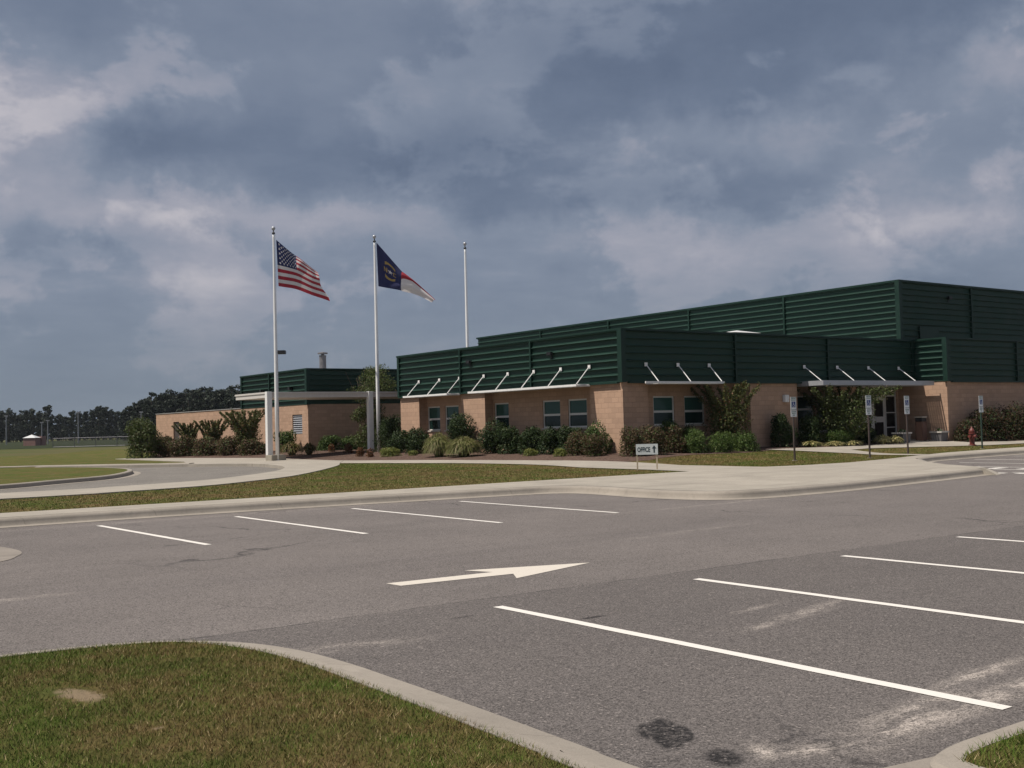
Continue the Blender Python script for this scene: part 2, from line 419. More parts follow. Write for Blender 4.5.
leaf('leaf red', (.060, .048, .022), (.135, .078, .045), (.060, .085, .022), .3)
leaf('leaf darkred', (.040, .030, .014), (.088, .044, .026), (.036, .055, .016), .4)
leaf('leaf rust', (.13, .050, .024), (.22, .090, .045), (.07, .08, .03), .25)
leaf('leaf lime', (.12, .14, .026), (.23, .24, .065), (.08, .12, .03), .2)
leaf('leaf yellow', (.34, .30, .12), (.58, .50, .25), (.10, .13, .04), .25)
leaf('leaf brown', (.10, .075, .028), (.20, .145, .060), (.09, .11, .03), .25)
leaf('leaf myrtle', (.066, .085, .026), (.130, .140, .048), (.19, .10, .05), .14)
leaf('leaf tree', (.040, .062, .016), (.098, .120, .036), (.10, .085, .045), .12)
leaf('blade clump', (.115, .135, .034), (.235, .24, .09), (.26, .21, .11), .22)
leaf('leaf pine', (.016, .024, .013), (.020, .030, .016), None, 0, .05)
leaf('leaf bloom', (.036, .070, .014), (.080, .125, .030), (.70, .66, .58), .14)
leaf('leaf flower', (.7, .62, .5), (.85, .8, .7), None, 0, .1)

# ------------------------------------------------------------------ mesh helpers
ROOTLOC = {}
class MB:
    def __init__(self): self.v = []; self.f = []; self.mi = []
    def face(self, pts, mi=0):
        n = len(self.v); self.v += [tuple(p) for p in pts]; self.f.append(tuple(range(n, n+len(pts)))); self.mi.append(mi)
    def quad(self, a, b, c, d, mi=0): self.face((a, b, c, d), mi)
    def box(self, x0, y0, z0, x1, y1, z1, mi=0):
        n = len(self.v)
        self.v += [(x0,y0,z0),(x1,y0,z0),(x1,y1,z0),(x0,y1,z0),(x0,y0,z1),(x1,y0,z1),(x1,y1,z1),(x0,y1,z1)]
        for q in ((0,3,2,1),(4,5,6,7),(0,1,5,4),(1,2,6,5),(2,3,7,6),(3,0,4,7)): self.f.append(tuple(n+i for i in q)); self.mi.append(mi)
        return self
    def obox(self, c, ax, ay, az, mi=0):
        """oriented box: centre and three half-axis vectors"""
        c, ax, ay, az = Vector(c), Vector(ax), Vector(ay), Vector(az); n = len(self.v)
        for sz in (-1, 1):
            for sx, sy in ((-1,-1),(1,-1),(1,1),(-1,1)): self.v.append(tuple(c+sx*ax+sy*ay+sz*az))
        for q in ((0,3,2,1),(4,5,6,7),(0,1,5,4),(1,2,6,5),(2,3,7,6),(3,0,4,7)): self.f.append(tuple(n+i for i in q)); self.mi.append(mi)
        return self
    def tube(self, a, b, ra, rb=None, seg=10, caps=True, mi=0):
        if rb is None: rb = ra
        a, b = Vector(a), Vector(b); d = (b-a).normalized()
        u = d.orthogonal().normalized(); w = d.cross(u); n = len(self.v)
        for p, r in ((a, ra), (b, rb)):
            for i in range(seg):
                t_ = 2*math.pi*i/seg; self.v.append(tuple(p+r*(math.cos(t_)*u+math.sin(t_)*w)))
        for i in range(seg):
            j = (i+1) % seg; self.f.append((n+i, n+j, n+seg+j, n+seg+i)); self.mi.append(mi)
        if caps:
            self.f.append(tuple(n+i for i in reversed(range(seg)))); self.mi.append(mi)
            self.f.append(tuple(n+seg+i for i in range(seg))); self.mi.append(mi)
        return self
    def lathe(self, x, y, prof, seg=16, mi=0):
        n = len(self.v)
        for r, z in prof:
            for i in range(seg):
                t_ = 2*math.pi*i/seg; self.v.append((x+r*math.cos(t_), y+r*math.sin(t_), z))
        for k in range(len(prof)-1):
            for i in range(seg):
                j = (i+1) % seg; self.f.append((n+k*seg+i, n+k*seg+j, n+(k+1)*seg+j, n+(k+1)*seg+i)); self.mi.append(mi)
        self.f.append(tuple(n+i for i in reversed(range(seg)))); self.mi.append(mi)
        self.f.append(tuple(n+(len(prof)-1)*seg+i for i in range(seg))); self.mi.append(mi)
        return self
    def build(self, name, mats, parent=None, loc=None, smooth=False, bevel=0.0):
        me = bpy.data.meshes.new(name)
        base = Vector(ROOTLOC[parent.name]) if parent is not None else (Vector(loc) if loc is not None else Vector((0, 0, 0)))
        me.from_pydata([tuple(Vector(p)-base) for p in self.v], [], self.f)
        if isinstance(mats, str): mats = [mats]
        for mn in mats: me.materials.append(MATS[mn])
        if len(mats) > 1: me.polygons.foreach_set('material_index', self.mi)
        bm = bmesh.new(); bm.from_mesh(me)
        if bevel > 0 or smooth: bmesh.ops.remove_doubles(bm, verts=bm.verts, dist=1e-5)
        if bevel > 0:
            es = [e for e in bm.edges if len(e.link_faces) == 2 and e.calc_face_angle(0) > .6]
            bmesh.ops.bevel(bm, geom=es, offset=bevel, segments=2, affect='EDGES', clamp_overlap=True)
        bm.to_mesh(me); bm.free()
        if smooth: me.polygons.foreach_set('use_smooth', [True]*len(me.polygons))
        me.update()
        o = bpy.data.objects.new(name, me); COL.objects.link(o)
        if parent is not None: o.parent = parent
        else: o.location = base
        ROOTLOC[o.name] = tuple(base)
        return o

def raw_mesh(name, co, faces_n, mat_name, parent=None, loc=(0, 0, 0), smooth=False):
    """co (N,3) with every faces_n consecutive vertices forming one face"""
    base = np.array(ROOTLOC[parent.name] if parent is not None else loc, float)
    co = np.asarray(co, float).reshape(-1, 3) - base
    nv = len(co); nf = nv//faces_n
    me = bpy.data.meshes.new(name); me.vertices.add(nv); me.loops.add(nv); me.polygons.add(nf)
    me.vertices.foreach_set('co', co.astype(np.float32).ravel())
    me.loops.foreach_set('vertex_index', np.arange(nv, dtype=np.int32))
    me.polygons.foreach_set('loop_start', np.arange(0, nv, faces_n, dtype=np.int32))
    me.polygons.foreach_set('loop_total', np.full(nf, faces_n, dtype=np.int32))
    me.materials.append(MATS[mat_name]); me.update(calc_edges=True); me.validate()
    o = bpy.data.objects.new(name, me); COL.objects.link(o)
    if parent is not None: o.parent = parent
    else: o.location = loc
    ROOTLOC[o.name] = tuple(base)
    return o

def tag(o, label, cat, group=None):
    o['label'] = label; o['category'] = cat
    if group: o['group'] = group
    return o
def struct(o): o['kind'] = 'structure'; return o
def stuff(o, label, cat): o['kind'] = 'stuff'; return tag(o, label, cat)
def thing(name, loc, label, cat, group=None):
    o = bpy.data.objects.new(name, None); COL.objects.link(o); o.location = loc; o.empty_display_size = .3
    ROOTLOC[o.name] = tuple(loc)
    return tag(o, label, cat, group)
def dup(root, loc, label=None, group=None):
    r = root.copy(); COL.objects.link(r); r.location = loc; ROOTLOC[r.name] = tuple(loc)
    if label: r['label'] = label
    if group: r['group'] = group
    for ch in list(root.children):
        c = ch.copy(); COL.objects.link(c); c.parent = r
        for g in list(ch.children):
            d = g.copy(); COL.objects.link(d); d.parent = c
    return r

def zt(x, y):
    d = math.hypot(max(0, 29.3-x), max(0, 32.75-y)); return .15+.3*min(max(1-d/6, 0), 1)

def inpoly(x, y, poly):
    c = False; j = len(poly)-1
    for i in range(len(poly)):
        xi, yi = poly[i]; xj, yj = poly[j]
        if (yi > y) != (yj > y) and x < (xj-xi)*(y-yi)/(yj-yi)+xi: c = not c
        j = i
    return c
def smooth_line(pts, n=6, closed=False):
    """Catmull-Rom through the points"""
    P_ = [Vector((*p, 0)) for p in pts]; out = []
    N = len(P_)
    for i in range(N if closed else N-1):
        p0 = P_[(i-1) % N] if closed or i > 0 else P_[i]; p1 = P_[i]; p2 = P_[(i+1) % N]
        p3 = P_[(i+2) % N] if closed or i+2 < N else p2
        for k in range(n):
            t_ = k/n
            q = .5*((2*p1)+(p2-p0)*t_+(2*p0-5*p1+4*p2-p3)*t_**2+(3*p1-p0-3*p2+p3)*t_**3); out.append((q.x, q.y))
    if not closed: out.append(tuple(pts[-1]))
    return out
def sheet(name, poly, matname, zf, cut=None, thick=0.0, parent=None):
    """flat or draped polygon; cut = grid step for draping; thick = skirt depth"""
    bm = bmesh.new()
    vs, es, fs = delaunay_2d_cdt([Vector(p) for p in poly], [], [list(range(len(poly)))], 1, 1e-4)[:3]
    bv = [bm.verts.new((v.x, v.y, 0)) for v in vs]
    for f in fs:
        try: bm.faces.new([bv[i] for i in f])
        except ValueError: pass
    if cut:
        xs = [v.x for v in vs]; ys = [v.y for v in vs]
        for k in range(int(max(min(xs), -4)//cut), int(min(max(xs), 92)//cut)+1):
            bmesh.ops.bisect_plane(bm, geom=bm.verts[:]+bm.edges[:]+bm.faces[:], plane_co=(k*cut, 0, 0), plane_no=(1, 0, 0))
        for k in range(int(max(min(ys), -2)//cut), int(min(max(ys), 90)//cut)+1):
            bmesh.ops.bisect_plane(bm, geom=bm.verts[:]+bm.edges[:]+bm.faces[:], plane_co=(0, k*cut, 0), plane_no=(0, 1, 0))
    for v in bm.verts: v.co.z = zf(v.co.x, v.co.y)
    bm.normal_update()
    for f in bm.faces:
        if f.normal.z < 0: f.normal_flip()
    if thick:
        be = [e for e in bm.edges if len(e.link_faces) == 1]
        r = bmesh.ops.extrude_edge_only(bm, edges=be)
        for v in [g for g in r['geom'] if isinstance(g, bmesh.types.BMVert)]: v.co.z -= thick
    me = bpy.data.meshes.new(name); bm.to_mesh(me); bm.free(); me.materials.append(MATS[matname])
    o = bpy.data.objects.new(name, me); COL.objects.link(o)
    if parent is not None: o.parent = parent
    return o
def sweep(mb, path, prof, zf=None, closed=False, mi=0):
    """sweep a (offset, z) profile along a plan path; + offset lies to the left of travel"""
    N = len(path); rows = []
    for i, p in enumerate(path):
        a = Vector(path[(i-1) % N] if closed or i > 0 else p); c = Vector(path[(i+1) % N] if closed or i+1 < N else p)
        t_ = (c-a); t_ = t_.normalized() if t_.length > 0 else Vector((1, 0)); nrm = Vector((-t_.y, t_.x))
        row = []
        for o, z in prof:
            q = Vector(p)+nrm*o; row.append((q.x, q.y, z+(zf(q.x, q.y) if zf else 0)))
        rows.append(row)
    n = len(mb.v)
    for r in rows: mb.v += r
    k = len(prof)
    for i in range(N if closed else N-1):
        j = (i+1) % N
        for q in range(k-1): mb.f.append((n+i*k+q, n+j*k+q, n+j*k+q+1, n+i*k+q+1)); mb.mi.append(mi)
    return mb
def offset_path(path, d, closed=False):
    N = len(path); out = []
    for i, p in enumerate(path):
        a = Vector(path[(i-1) % N] if closed or i > 0 else p); c = Vector(path[(i+1) % N] if closed or i+1 < N else p)
        t_ = (c-a).normalized(); out.append((p[0]-t_.y*d, p[1]+t_.x*d))
    return out

# ------------------------------------------------------------------ ground
sheet('ground', [(-690, -610), (1190, -610), (1190, 1090), (-690, 1090)], 'field grass', lambda x, y: -.06); struct(bpy.data.objects['ground'])
struct(sheet('parking_lot', [(-90, -40), (95, -40), (95, 24.4), (60, 24.4), (-90, 27)], 'asphalt', lambda x, y: 0.0))

KERB = smooth_line([(-80, 24.4), (-20, 22.9), (4, 22.55), (8.5, 22.4), (12.8, 21.95), (16.2, 21.45)], 3) + smooth_line([(16.6, 21.33), (17.0, 20.9), (17.12, 20.03), (16.93, 18.4), (16.98, 17.2), (17.3, 16.42), (18.07, 16.03), (19.5, 15.98), (21.5, 16.08), (25.4, 16.59), (28.0, 16.95)], 5)
KERB2 = [(34.0, 22.9), (35.5, 23.45), (37.5, 23.75), (41, 24.0), (60, 24.3), (95, 24.8)]
K_PROF = [(-.24, .006), (-.03, .014), (-.005, .028), (.012, .10), (.03, .135), (.065, .156), (.11, .165), (.18, .168), (.18, .02)]
mb = MB(); sweep(mb, KERB, K_PROF); sweep(mb, KERB2, K_PROF)
struct(mb.build('kerb', 'kerb concrete', smooth=True))
kin = offset_path(KERB, .17)
LOOPHOLE = [(-85, 27.5), (6.4, 31.0), (9.0, 31.3), (12.2, 32.4), (14.6, 34.3), (16.7, 36.5), (18.9, 39.6), (20.85, 42.8), (22.0, 45.8), (22.4, 49.4), (20.6, 52.6),
            (20.0, 53.9), (17.6, 57.2), (14.5, 60.6), (-85, 80)]
walk_back = [(23.69, 23.66), (21.8, 23.72), (18.9, 23.75), (13.9, 23.8), (7.3, 23.98), (-20, 25.0), (-80, 26.2)]
plaza = kin + [(28.3, 17.0), (29.0, 17.7), (30.0, 19.3), (31.8, 21.3), (33.4, 22.6)] + offset_path(KERB2, .17) + [(95, 26.8), (60, 26.5), (44.5, 25.95), (39.5, 25.4), (36.85, 24.75), (33.5, 23.75), (30.4, 23.1), (28.3, 23.15), (26.9, 23.6),
         ] + smooth_line([(26.85, 24.6), (26.95, 26.4), (26.73, 29.1), (26.37, 30.8), (26.02, 32.7), (25.68, 37.4), (25.08, 42.7), (24.5, 46.1), (24.3, 49.4), (24.3, 51.2)], 3) + [(23.0, 51.2)] \
         + smooth_line([(23.0, 46.5), (23.31, 45.0), (23.9, 40.7), (24.45, 35.8), (24.4, 30.8), (24.05, 26.2)], 3) + walk_back
struct(sheet('sidewalk', plaza, 'concrete', lambda x, y: zt(x, y)+.02, .5))
# ramped edge where the plaza meets the accessible bays
ramp = [(27.9, 17.15), (28.3, 16.9), (29.4, 17.5), (30.6, 19.1), (32.4, 21.1), (34.2, 22.75), (33.4, 22.7), (31.8, 21.35), (30.0, 19.35), (29.0, 17.75)]
mb = MB(); mb.face([(28.001, 16.55, .001), (28.001, 17.05, .001), (28.001, 17.05, .168), (28.001, 16.9, .168)]); mb.face([(28.0, 16.99, .168), (28.0, 16.96, .168), (28.3, 16.98, .168)])
RI = [(28.0, 17.0), (28.3, 17.0), (29.0, 17.7), (30.0, 19.3), (31.8, 21.3), (33.4, 22.6), (34.0, 22.95)]
RO = [(28.0, 16.6), (28.4, 16.68), (29.3, 17.5), (30.35, 19.05), (32.15, 21.0), (33.8, 22.25), (34.3, 22.7)]
for i in range(len(RI)-1):
    mb.quad((*RI[i], .168), (*RO[i], .005), (*RO[i+1], .005), (*RI[i+1], .168))
struct(mb.build('sidewalk_ramp', 'concrete'))

# lawn of the site: draped grid with the bus loop cut out
site = [(-80, 25.4), (-20, 23.9), (4, 23.4), (12.8, 22.9), (17.6, 22.4), (18.2, 19.5), (18.4, 17.6), (27.5, 18.0), (29.2, 20.5), (32.5, 23.4), (36, 24.45), (41, 24.9), (60, 25.2), (95, 25.7)] + [(95, 100), (-80, 100)]
mb = MB(); idx = {}
def gv(i, j):
    if (i, j) not in idx:
        x, y = i*.5, j*.5; idx[(i, j)] = len(mb.v); mb.v.append((x, y, zt(x, y)))
    return idx[(i, j)]
for i in range(-160, 190):
    for j in range(32, 200):
        cx, cy = i*.5+.25, j*.5+.25
        if i < -40 and (i % 8 or j % 8): continue
        if i < -40:
            cs = 8; cx, cy = i*.5+2, j*.5+2
        else: cs = 1
        if cy > 24 and inpoly(cx, cy, LOOPHOLE): continue
        if cy < 27 and not (inpoly(cx, cy, site)): continue
        if cx > 31 and cy > 35: continue
        mb.f.append((gv(i, j), gv(i+cs, j), gv(i+cs, j+cs), gv(i, j+cs))); mb.mi.append(0)
struct(mb.build('lawn', 'lawn', smooth=True))
mb = MB()
for x0, y0, x1, y1 in ((-680, 100, 1180, 1080), (-680, 27, -80, 100), (95, 24.5, 1180, 100)): mb.quad((x0, y0, .149), (x1, y0, .149), (x1, y1, .149), (x0, y1, .149))
struct(mb.build('field', 'field grass'))

# bus loop drive, its concrete apron and the grass island
struct(sheet('bus_loop', [(-85, 27), (6, 30.4), (9.5, 31), (13, 32.5), (18, 37), (21.5, 43.5), (22.8, 49), (21, 53.5), (18, 57.5), (14.5, 61), (-85, 81)], 'loop asphalt', lambda x, y: .05))
inner = smooth_line([(-85, 30.2), (-20, 32.0), (6.72, 32.6), (9.43, 32.92), (12.87, 34.25), (15.57, 36.71), (17.54, 39.02), (19.03, 41.49), (20.01, 43.7), (20.76, 46.49), (21.1, 49.0), (20.4, 51.2), (19.6, 52.6)], 4)
outer = smooth_line([(-85, 27.0), (-20, 29.0), (6.09, 29.57), (8.54, 29.8), (11.51, 30.62), (13.58, 32.01), (15.81, 34.0), (18.73, 37.71), (21.69, 42.0), (23.35, 45.04)], 4)
apron = outer + [(24.3, 46.5), (24.45, 51.0), (24.75, 56.2), (24.0, 63.7), (22.6, 72.0), (21.6, 72.0), (21.1, 58.4), (20.4, 56.2), (17.7, 57.9), (14.4, 60.5), (14.0, 60.0), (16.9, 56.4), (19.4, 53.2)] + inner[::-1]
ap = sheet('apron', apron, 'concrete', lambda x, y: zt(x, y)+.03, None, .2); struct(ap)
ISL = smooth_line([(-80, 32.8), (-20, 35.3), (4, 36.8), (7.72, 37.9), (10.1, 39.9), (12.4, 42.0), (14.3, 45.6), (15.35, 49.0), (15.5, 52.0), (15.1, 54.6), (13.9, 57.6), (10.5, 60.6), (-20, 66), (-80, 75)], 5)
mb = MB(); sweep(mb, ISL, [(-.30, .056), (-.01, .06), (.02, .17), (.05, .195), (.22, .20), (.22, .06)])
struct(mb.build('loop_kerb', 'kerb concrete'))
struct(sheet('loop_island', offset_path(ISL, .18), 'lawn', lambda x, y: .19))
mb = MB(); FK = [(-60, 77.5), (4, 66.2), (10.0, 63.2), (14.3, 60.5), (17.2, 57.0), (19.6, 53.6)]
sweep(mb, FK, [(-.25, .056), (0, .06), (.02, .19), (.06, .21), (.45, .215), (.45, .06)])
struct(mb.build('drive_kerb', 'kerb concrete'))

# planting bed
bed = smooth_line([(26.1, 29.95), (26.25, 31.2), (26.02, 32.9), (25.75, 37.4), (25.2, 42.7), (24.6, 46.4), (24.45, 51.0)], 3) + [(24.9, 56.4), (24.1, 64), (23.6, 70.0), (24.4, 74), (26.5, 78), (27.5, 87), (29.32, 87), (29.32, 70), (29.32, 60.38), (34, 60.38), (34, 50), (29.4, 49.9), (29.72, 47), (29.72, 35), (29.32, 33), (30.66, 32.78),
      (30.7, 33.1), (36.5, 33.1), (36.6, 32.72), (39.6, 32.72), (39.65, 33.66), (45.0, 33.66), (45.0, 31.0), (40.5, 30.85), (36.2, 31.4), (35.3, 30.7), (33.5, 30.4), (31.0, 30.7), (29.0, 30.2), (27.6, 29.6)]
struct(sheet('planting_bed', bed, 'mulch', lambda x, y: zt(x, y)+.012, .5))
bed2 = [(48.5, 30.95), (48.3, 29.9), (51, 29.3), (58, 29.4), (66, 29.6), (90, 29.8), (90, 30.95)]
struct(sheet('shrub_bed', bed2, 'mulch', lambda x, y: zt(x, y)+.012, .5))
entry_walk = [(45.0, 33.68), (48.38, 33.68), (48.38, 30.9), (48.2, 29.9), (51, 29.2), (66, 29.5), (90, 29.7), (90, 28.3), (66, 28.1), (50, 27.9), (46.5, 28.0), (43.4, 28.7), (40, 29.4), (38.6, 29.2), (37.9, 27.6), (37.5, 24.8), (36.6, 24.75), (36.75, 27.6), (36.2, 29.8), (35.7, 31.3), (36.3, 31.35), (40.5, 30.8), (45.0, 30.95)]
struct(sheet('entry_walk', entry_walk, 'concrete', lambda x, y: zt(x, y)+.024, .5))

# painted markings
def stripe(name, a, b, w, matn, z=.004):
    a, b = Vector(a), Vector(b); d = (b-a).normalized(); n = Vector((-d.y, d.x))*w/2
    mb = MB(); k = max(2, int((b-a).length/.35)); L = []; rr = random.Random(int(a.x*100)+int(b.y*37))
    for i in range(k+1):
        q = a+(b-a)*i/k; e1 = rr.uniform(-.004, .004); e2 = rr.uniform(-.004, .004)
        L.append((q-n*(1+e1/w*2), q+n*(1+e2/w*2)))
    for i in range(k): mb.quad((*L[i][0], z), (*L[i+1][0], z), (*L[i+1][1], z), (*L[i][1], z))
    o = mb.build(name, matn); o['kind'] = 'structure'; return o
H_ = 1.65/1.6
for xs, ya in ((5.77, 8.18), (8.21, 8.15), (10.72, 8.28), (13.33, 8.47)): stripe('parking_line', (xs*H_, ya*H_), (xs*H_-.02, 3.40*H_), .105, 'white line paint')
stripe('parking_line', (15.95*H_, 8.5*H_), (15.95*H_, 3.4*H_), .105, 'white line paint')
for x0, x1, y0, y1 in ((5.88, 5.99, 20.6, 15.65), (8.38, 8.34, 20.45, 15.27), (10.82, 10.78, 20.36, 15.13), (13.33, 13.29, 20.2, 15.08), (3.3, 3.35, 20.8, 19.5)):
    if x0 > 4: stripe('parking_line', (x0*H_, y0*H_), (x1*H_, y1*H_), .105, 'white line paint')
for xs, y0, y1 in ((34.75, 17.0, 21.9), (32.3, 14.8, 20.1), (30.9, 15.2, 18.4), (29.5, 14.6, 17.0), (37.4, 17.4, 23.0), (40.6, 17.6, 23.3)): stripe('parking_line', (xs, y0), (xs, y1), .12, 'white line paint')
for ys in (15.7, 16.7, 17.7, 18.65, 19.65): stripe('crosswalk_mark', (31.15, ys), (31.9, ys), .34, 'white line paint', .006)
for ys in (14.7, 15.6, 16.4, 17.1): stripe('crosswalk_mark', (28.85, ys), (29.15, ys), .40, 'white line paint', .006)
mb = MB(); z = .004
A0 = [(5.99, 10.55), (5.99, 10.26), (7.28, 10.24), (7.14, 9.79), (8.6, 10.29), (7.12, 10.80), (7.22, 10.53)]
A0 = [(5.98, 10.53), (6.0, 10.26), (7.38, 10.15), (7.19, 9.83), (8.6, 10.28), (7.16, 10.80), (7.30, 10.44)]
mb.quad((*A0[0], z), (*A0[1], z), (*A0[2], z), (*A0[6], z)); mb.face([(*A0[i], z) for i in (6, 2, 4, 5)]); mb.face([(*A0[i], z) for i in (2, 3, 4)])
struct(mb.build('direction_arrow', 'cream paint'))

# foreground islands
I_PROF = [(-.38, .006), (-.04, .014), (0.0, .03), (.025, .115), (.05, .135), (.15, .138), (.15, .02)]
def island(name, path, gname, cz=.13):
    mb = MB(); sweep(mb, path, [(o, z) for o, z in I_PROF])
    struct(mb.build(name, 'gutter concrete'))
    return offset_path(path, .13)
near_out = [(-12, 8.9)] + smooth_line([(-4, 9.0), (1.0, 9.05), (2.2, 9.0), (2.85, 8.80), (3.26, 8.42), (3.47, 7.9), (3.545, 7.2), (3.54, 6.4), (3.52, 5.5), (3.48, 4.5), (3.44, 3.0), (3.4, -8)], 6)
mb = MB(); sweep(mb, near_out[::-1], [(-.20, .006), (-.02, .018), (0.02, .05), (.13, .054), (.13, .01)])
struct(mb.build('island_kerb', 'kerb concrete')); near_in = offset_path(near_out[::-1], .10)
def dome(x, y): return .125+.03*math.sin(x*.9+1)*math.sin(y*.8)+.02*math.sin(x*2.3+y)
near_poly = near_in + [(-12, -8)]
def nz(x, y):
    k = min(1, max(0, min(3.4-x, 9.0-y))/1.2); return .046+k*(.04+.025*math.sin(x*.9+1)*math.sin(y*.8))
near_poly = [p for p in near_in] + [(-12, 8.8)]
near_poly = near_in + [(-12, -8)] if near_in[0][1] > 0 else near_in + [(-12, -8)]
struct(sheet('near_lawn', near_poly, 'lawn', nz, .35))
r_out = [(14, 3.10)] + smooth_line([(9, 3.10), (6.4, 3.10), (5.2, 3.10), (4.70, 3.09), (4.45, 3.02), (4.36, 2.90), (4.33, 2.6), (4.32, 1.0), (4.32, -6)], 6)
mb = MB(); sweep(mb, r_out, [(-.05, .006), (-.01, .014), (0, .03), (.012, .105), (.035, .125), (.155, .13), (.155, .02)]); struct(mb.build('corner_kerb', 'kerb concrete')); r_in = offset_path(r_out, .14)
mb = MB(); mb.quad((3.95, -6, .004), (4.36, -6, .004), (4.36, 2.7, .004), (3.95, 2.7, .004)); mb.face([(3.95, 2.7, .004), (4.36, 2.7, .004), (4.42, 2.95, .004), (4.8, 3.13, .004), (4.9, 3.24, .004), (4.5, 3.30, .004), (4.08, 3.22, .004)]); struct(mb.build('gutter', 'gutter concrete'))
struct(sheet('corner_lawn', r_in + [(14, -6)], 'lawn', lambda x, y: .128, None))
l_out = smooth_line([(-9, 20.4), (0, 20.2), (2.6, 19.7), (3.3, 18.8), (3.5, 17.8), (3.35, 17.0), (2.7, 16.3), (0, 15.8), (-9, 15.6)], 6)
l_in = island('end_island_kerb', l_out[::-1], 'lawn')
struct(sheet('end_island_lawn', l_in, 'lawn', lambda x, y: .128, None))

# ------------------------------------------------------------------ school building
BZ, TZ = 3.25, 5.27
school = thing('school_building', (29.3, 32.75, 0), 'long tan block school with dark green ribbed metal upper walls and recessed glass entrance', 'building')

def wall_mb(mb, p0, p1, z0, z1, holes=(), depth=.12):
    """vertical wall p0->p1 (outside on the right of travel) with rectangular holes (s0, s1, z0, z1)"""
    a, b = Vector(p0), Vector(p1); L = (b-a).length; d = (b-a)/L; inn = Vector((-d.y, d.x))
    ss = sorted({0, L, *[h[0] for h in holes], *[h[1] for h in holes]}); zs = sorted({z0, z1, *[h[2] for h in holes], *[h[3] for h in holes]})
    def pt(s, z, k=0): q = a+d*s+inn*k; return (q.x, q.y, z)
    for s0, s1 in zip(ss, ss[1:]):
        for q0, q1 in zip(zs, zs[1:]):
            sm, zm = (s0+s1)/2, (q0+q1)/2
            if any(h[0] < sm < h[1] and h[2] < zm < h[3] for h in holes): continue
            mb.quad(pt(s0, q0), pt(s1, q0), pt(s1, q1), pt(s0, q1))
    for h in holes:
        c = [(h[0], h[2]), (h[1], h[2]), (h[1], h[3]), (h[0], h[3])]
        for i in range(4):
            j = (i+1) % 4
            mb.quad(pt(*c[i]), pt(*c[i], depth), pt(*c[j], depth), pt(*c[j]))
def wbox(mb, a, d, inn, s0, s1, z0, z1, k0, k1, mi=0):
    a = Vector(a); q = a+d*(s0+s1)/2+inn*(k0+k1)/2
    mb.obox((q.x, q.y, (z0+z1)/2), (*(d*(s1-s0)/2), 0), (*(inn*(k1-k0)/2), 0), (0, 0, (z1-z0)/2), mi)
def window(parent, p0, p1, s0, s1, z0, z1, mid=None, inset=.08, blind=True, fr=.06, label=None):
    a, b = Vector(p0), Vector(p1); d = (b-a).normalized(); inn = Vector((-d.y, d.x))
    mb = MB()
    for q in ((s0+.001, s0+fr, z0+.001, z1-.001), (s1-fr, s1-.001, z0+.001, z1-.001)): wbox(mb, a, d, inn, *q, inset-.035, inset+.04)
    for q in ((z0+.001, z0+fr), (z1-fr, z1-.001)): wbox(mb, a, d, inn, s0+fr, s1-fr, *q, inset-.035, inset+.04)
    if mid: wbox(mb, a, d, inn, s0+fr, s1-fr, mid-.05, mid+.04, inset-.033, inset+.04)
    w = mb.build('window', 'window frame', parent)
    def pane(za, zb, mn):
        m2 = MB(); wbox(m2, a, d, inn, s0+fr-.004, s1-fr+.004, za, zb, inset, inset+.015); m2.build('pane', mn, w)
    if mid: pane(mid+.037, z1-fr+.004, 'blind glass' if blind else 'window glass'); pane(z0+fr-.004, mid-.047, 'window glass')
    else: pane(z0+fr-.004, z1-fr+.004, 'window glass')
    m3 = MB(); wbox(m3, a, d, inn, s0-.04, s1+.04, z0-.07, z0-.002, -.05, .06); m3.build('sill', 'pale cap', w)
    return w

# block walls with recesses and window openings
WB = MB()
def hole_list(origin, axis_pts): return axis_pts
pl = [(41, 49.72), (29.3, 49.72), (29.3, 47.91), (29.75, 47.91), (29.75, 44.15), (29.3, 44.15), (29.3, 42.17), (29.75, 42.17), (29.75, 34.71), (29.3, 34.71),
      (29.3, 32.75), (30.64, 32.75), (30.64, 33.15), (36.57, 33.15), (36.57, 32.75), (39.62, 32.75), (39.62, 33.7), (48.4, 33.7), (48.4, 31.0), (95, 31.0)]
WZ0, WZM, WZ1 = 1.50, 2.06, 2.68
holes = {3: [(47.91-48.05+.35, 47.91-46.62, WZ0, WZ1), (47.91-46.25, 47.91-45.03, WZ0, WZ1)],
         7: [(.10, 1.22, WZ0, WZ1), (42.17-38.46, 42.17-37.24, WZ0, WZ1), (42.17-36.72, 42.17-35.48, WZ0, WZ1)],
         12: [(31.28-30.64, 32.46-30.64, WZ0, WZ1), (33.02-30.64, 34.2-30.64, WZ0, WZ1)],
         16: [(.55, 2.3, 1.0, 2.66), (2.55, 4.3, 1.0, 2.66), (45.2-39.62, 48.25-39.62, .44, 3.1)]}
holes[3] = [(47.91-47.86, 47.91-46.70, WZ0, WZ1), (47.91-46.25, 47.91-45.03, WZ0, WZ1)]
for i in range(len(pl)-1): wall_mb(WB, pl[i], pl[i+1], 0.0, BZ, holes.get(i, ()), .14)
WB.build('block_wall', 'split face block', school)
for i in (3, 7, 12):
    for h in holes[i]: window(school, pl[i], pl[i+1], *h, mid=WZM)
for h in holes[16][:2]: window(school, pl[16], pl[17], *h, mid=2.05, blind=False)
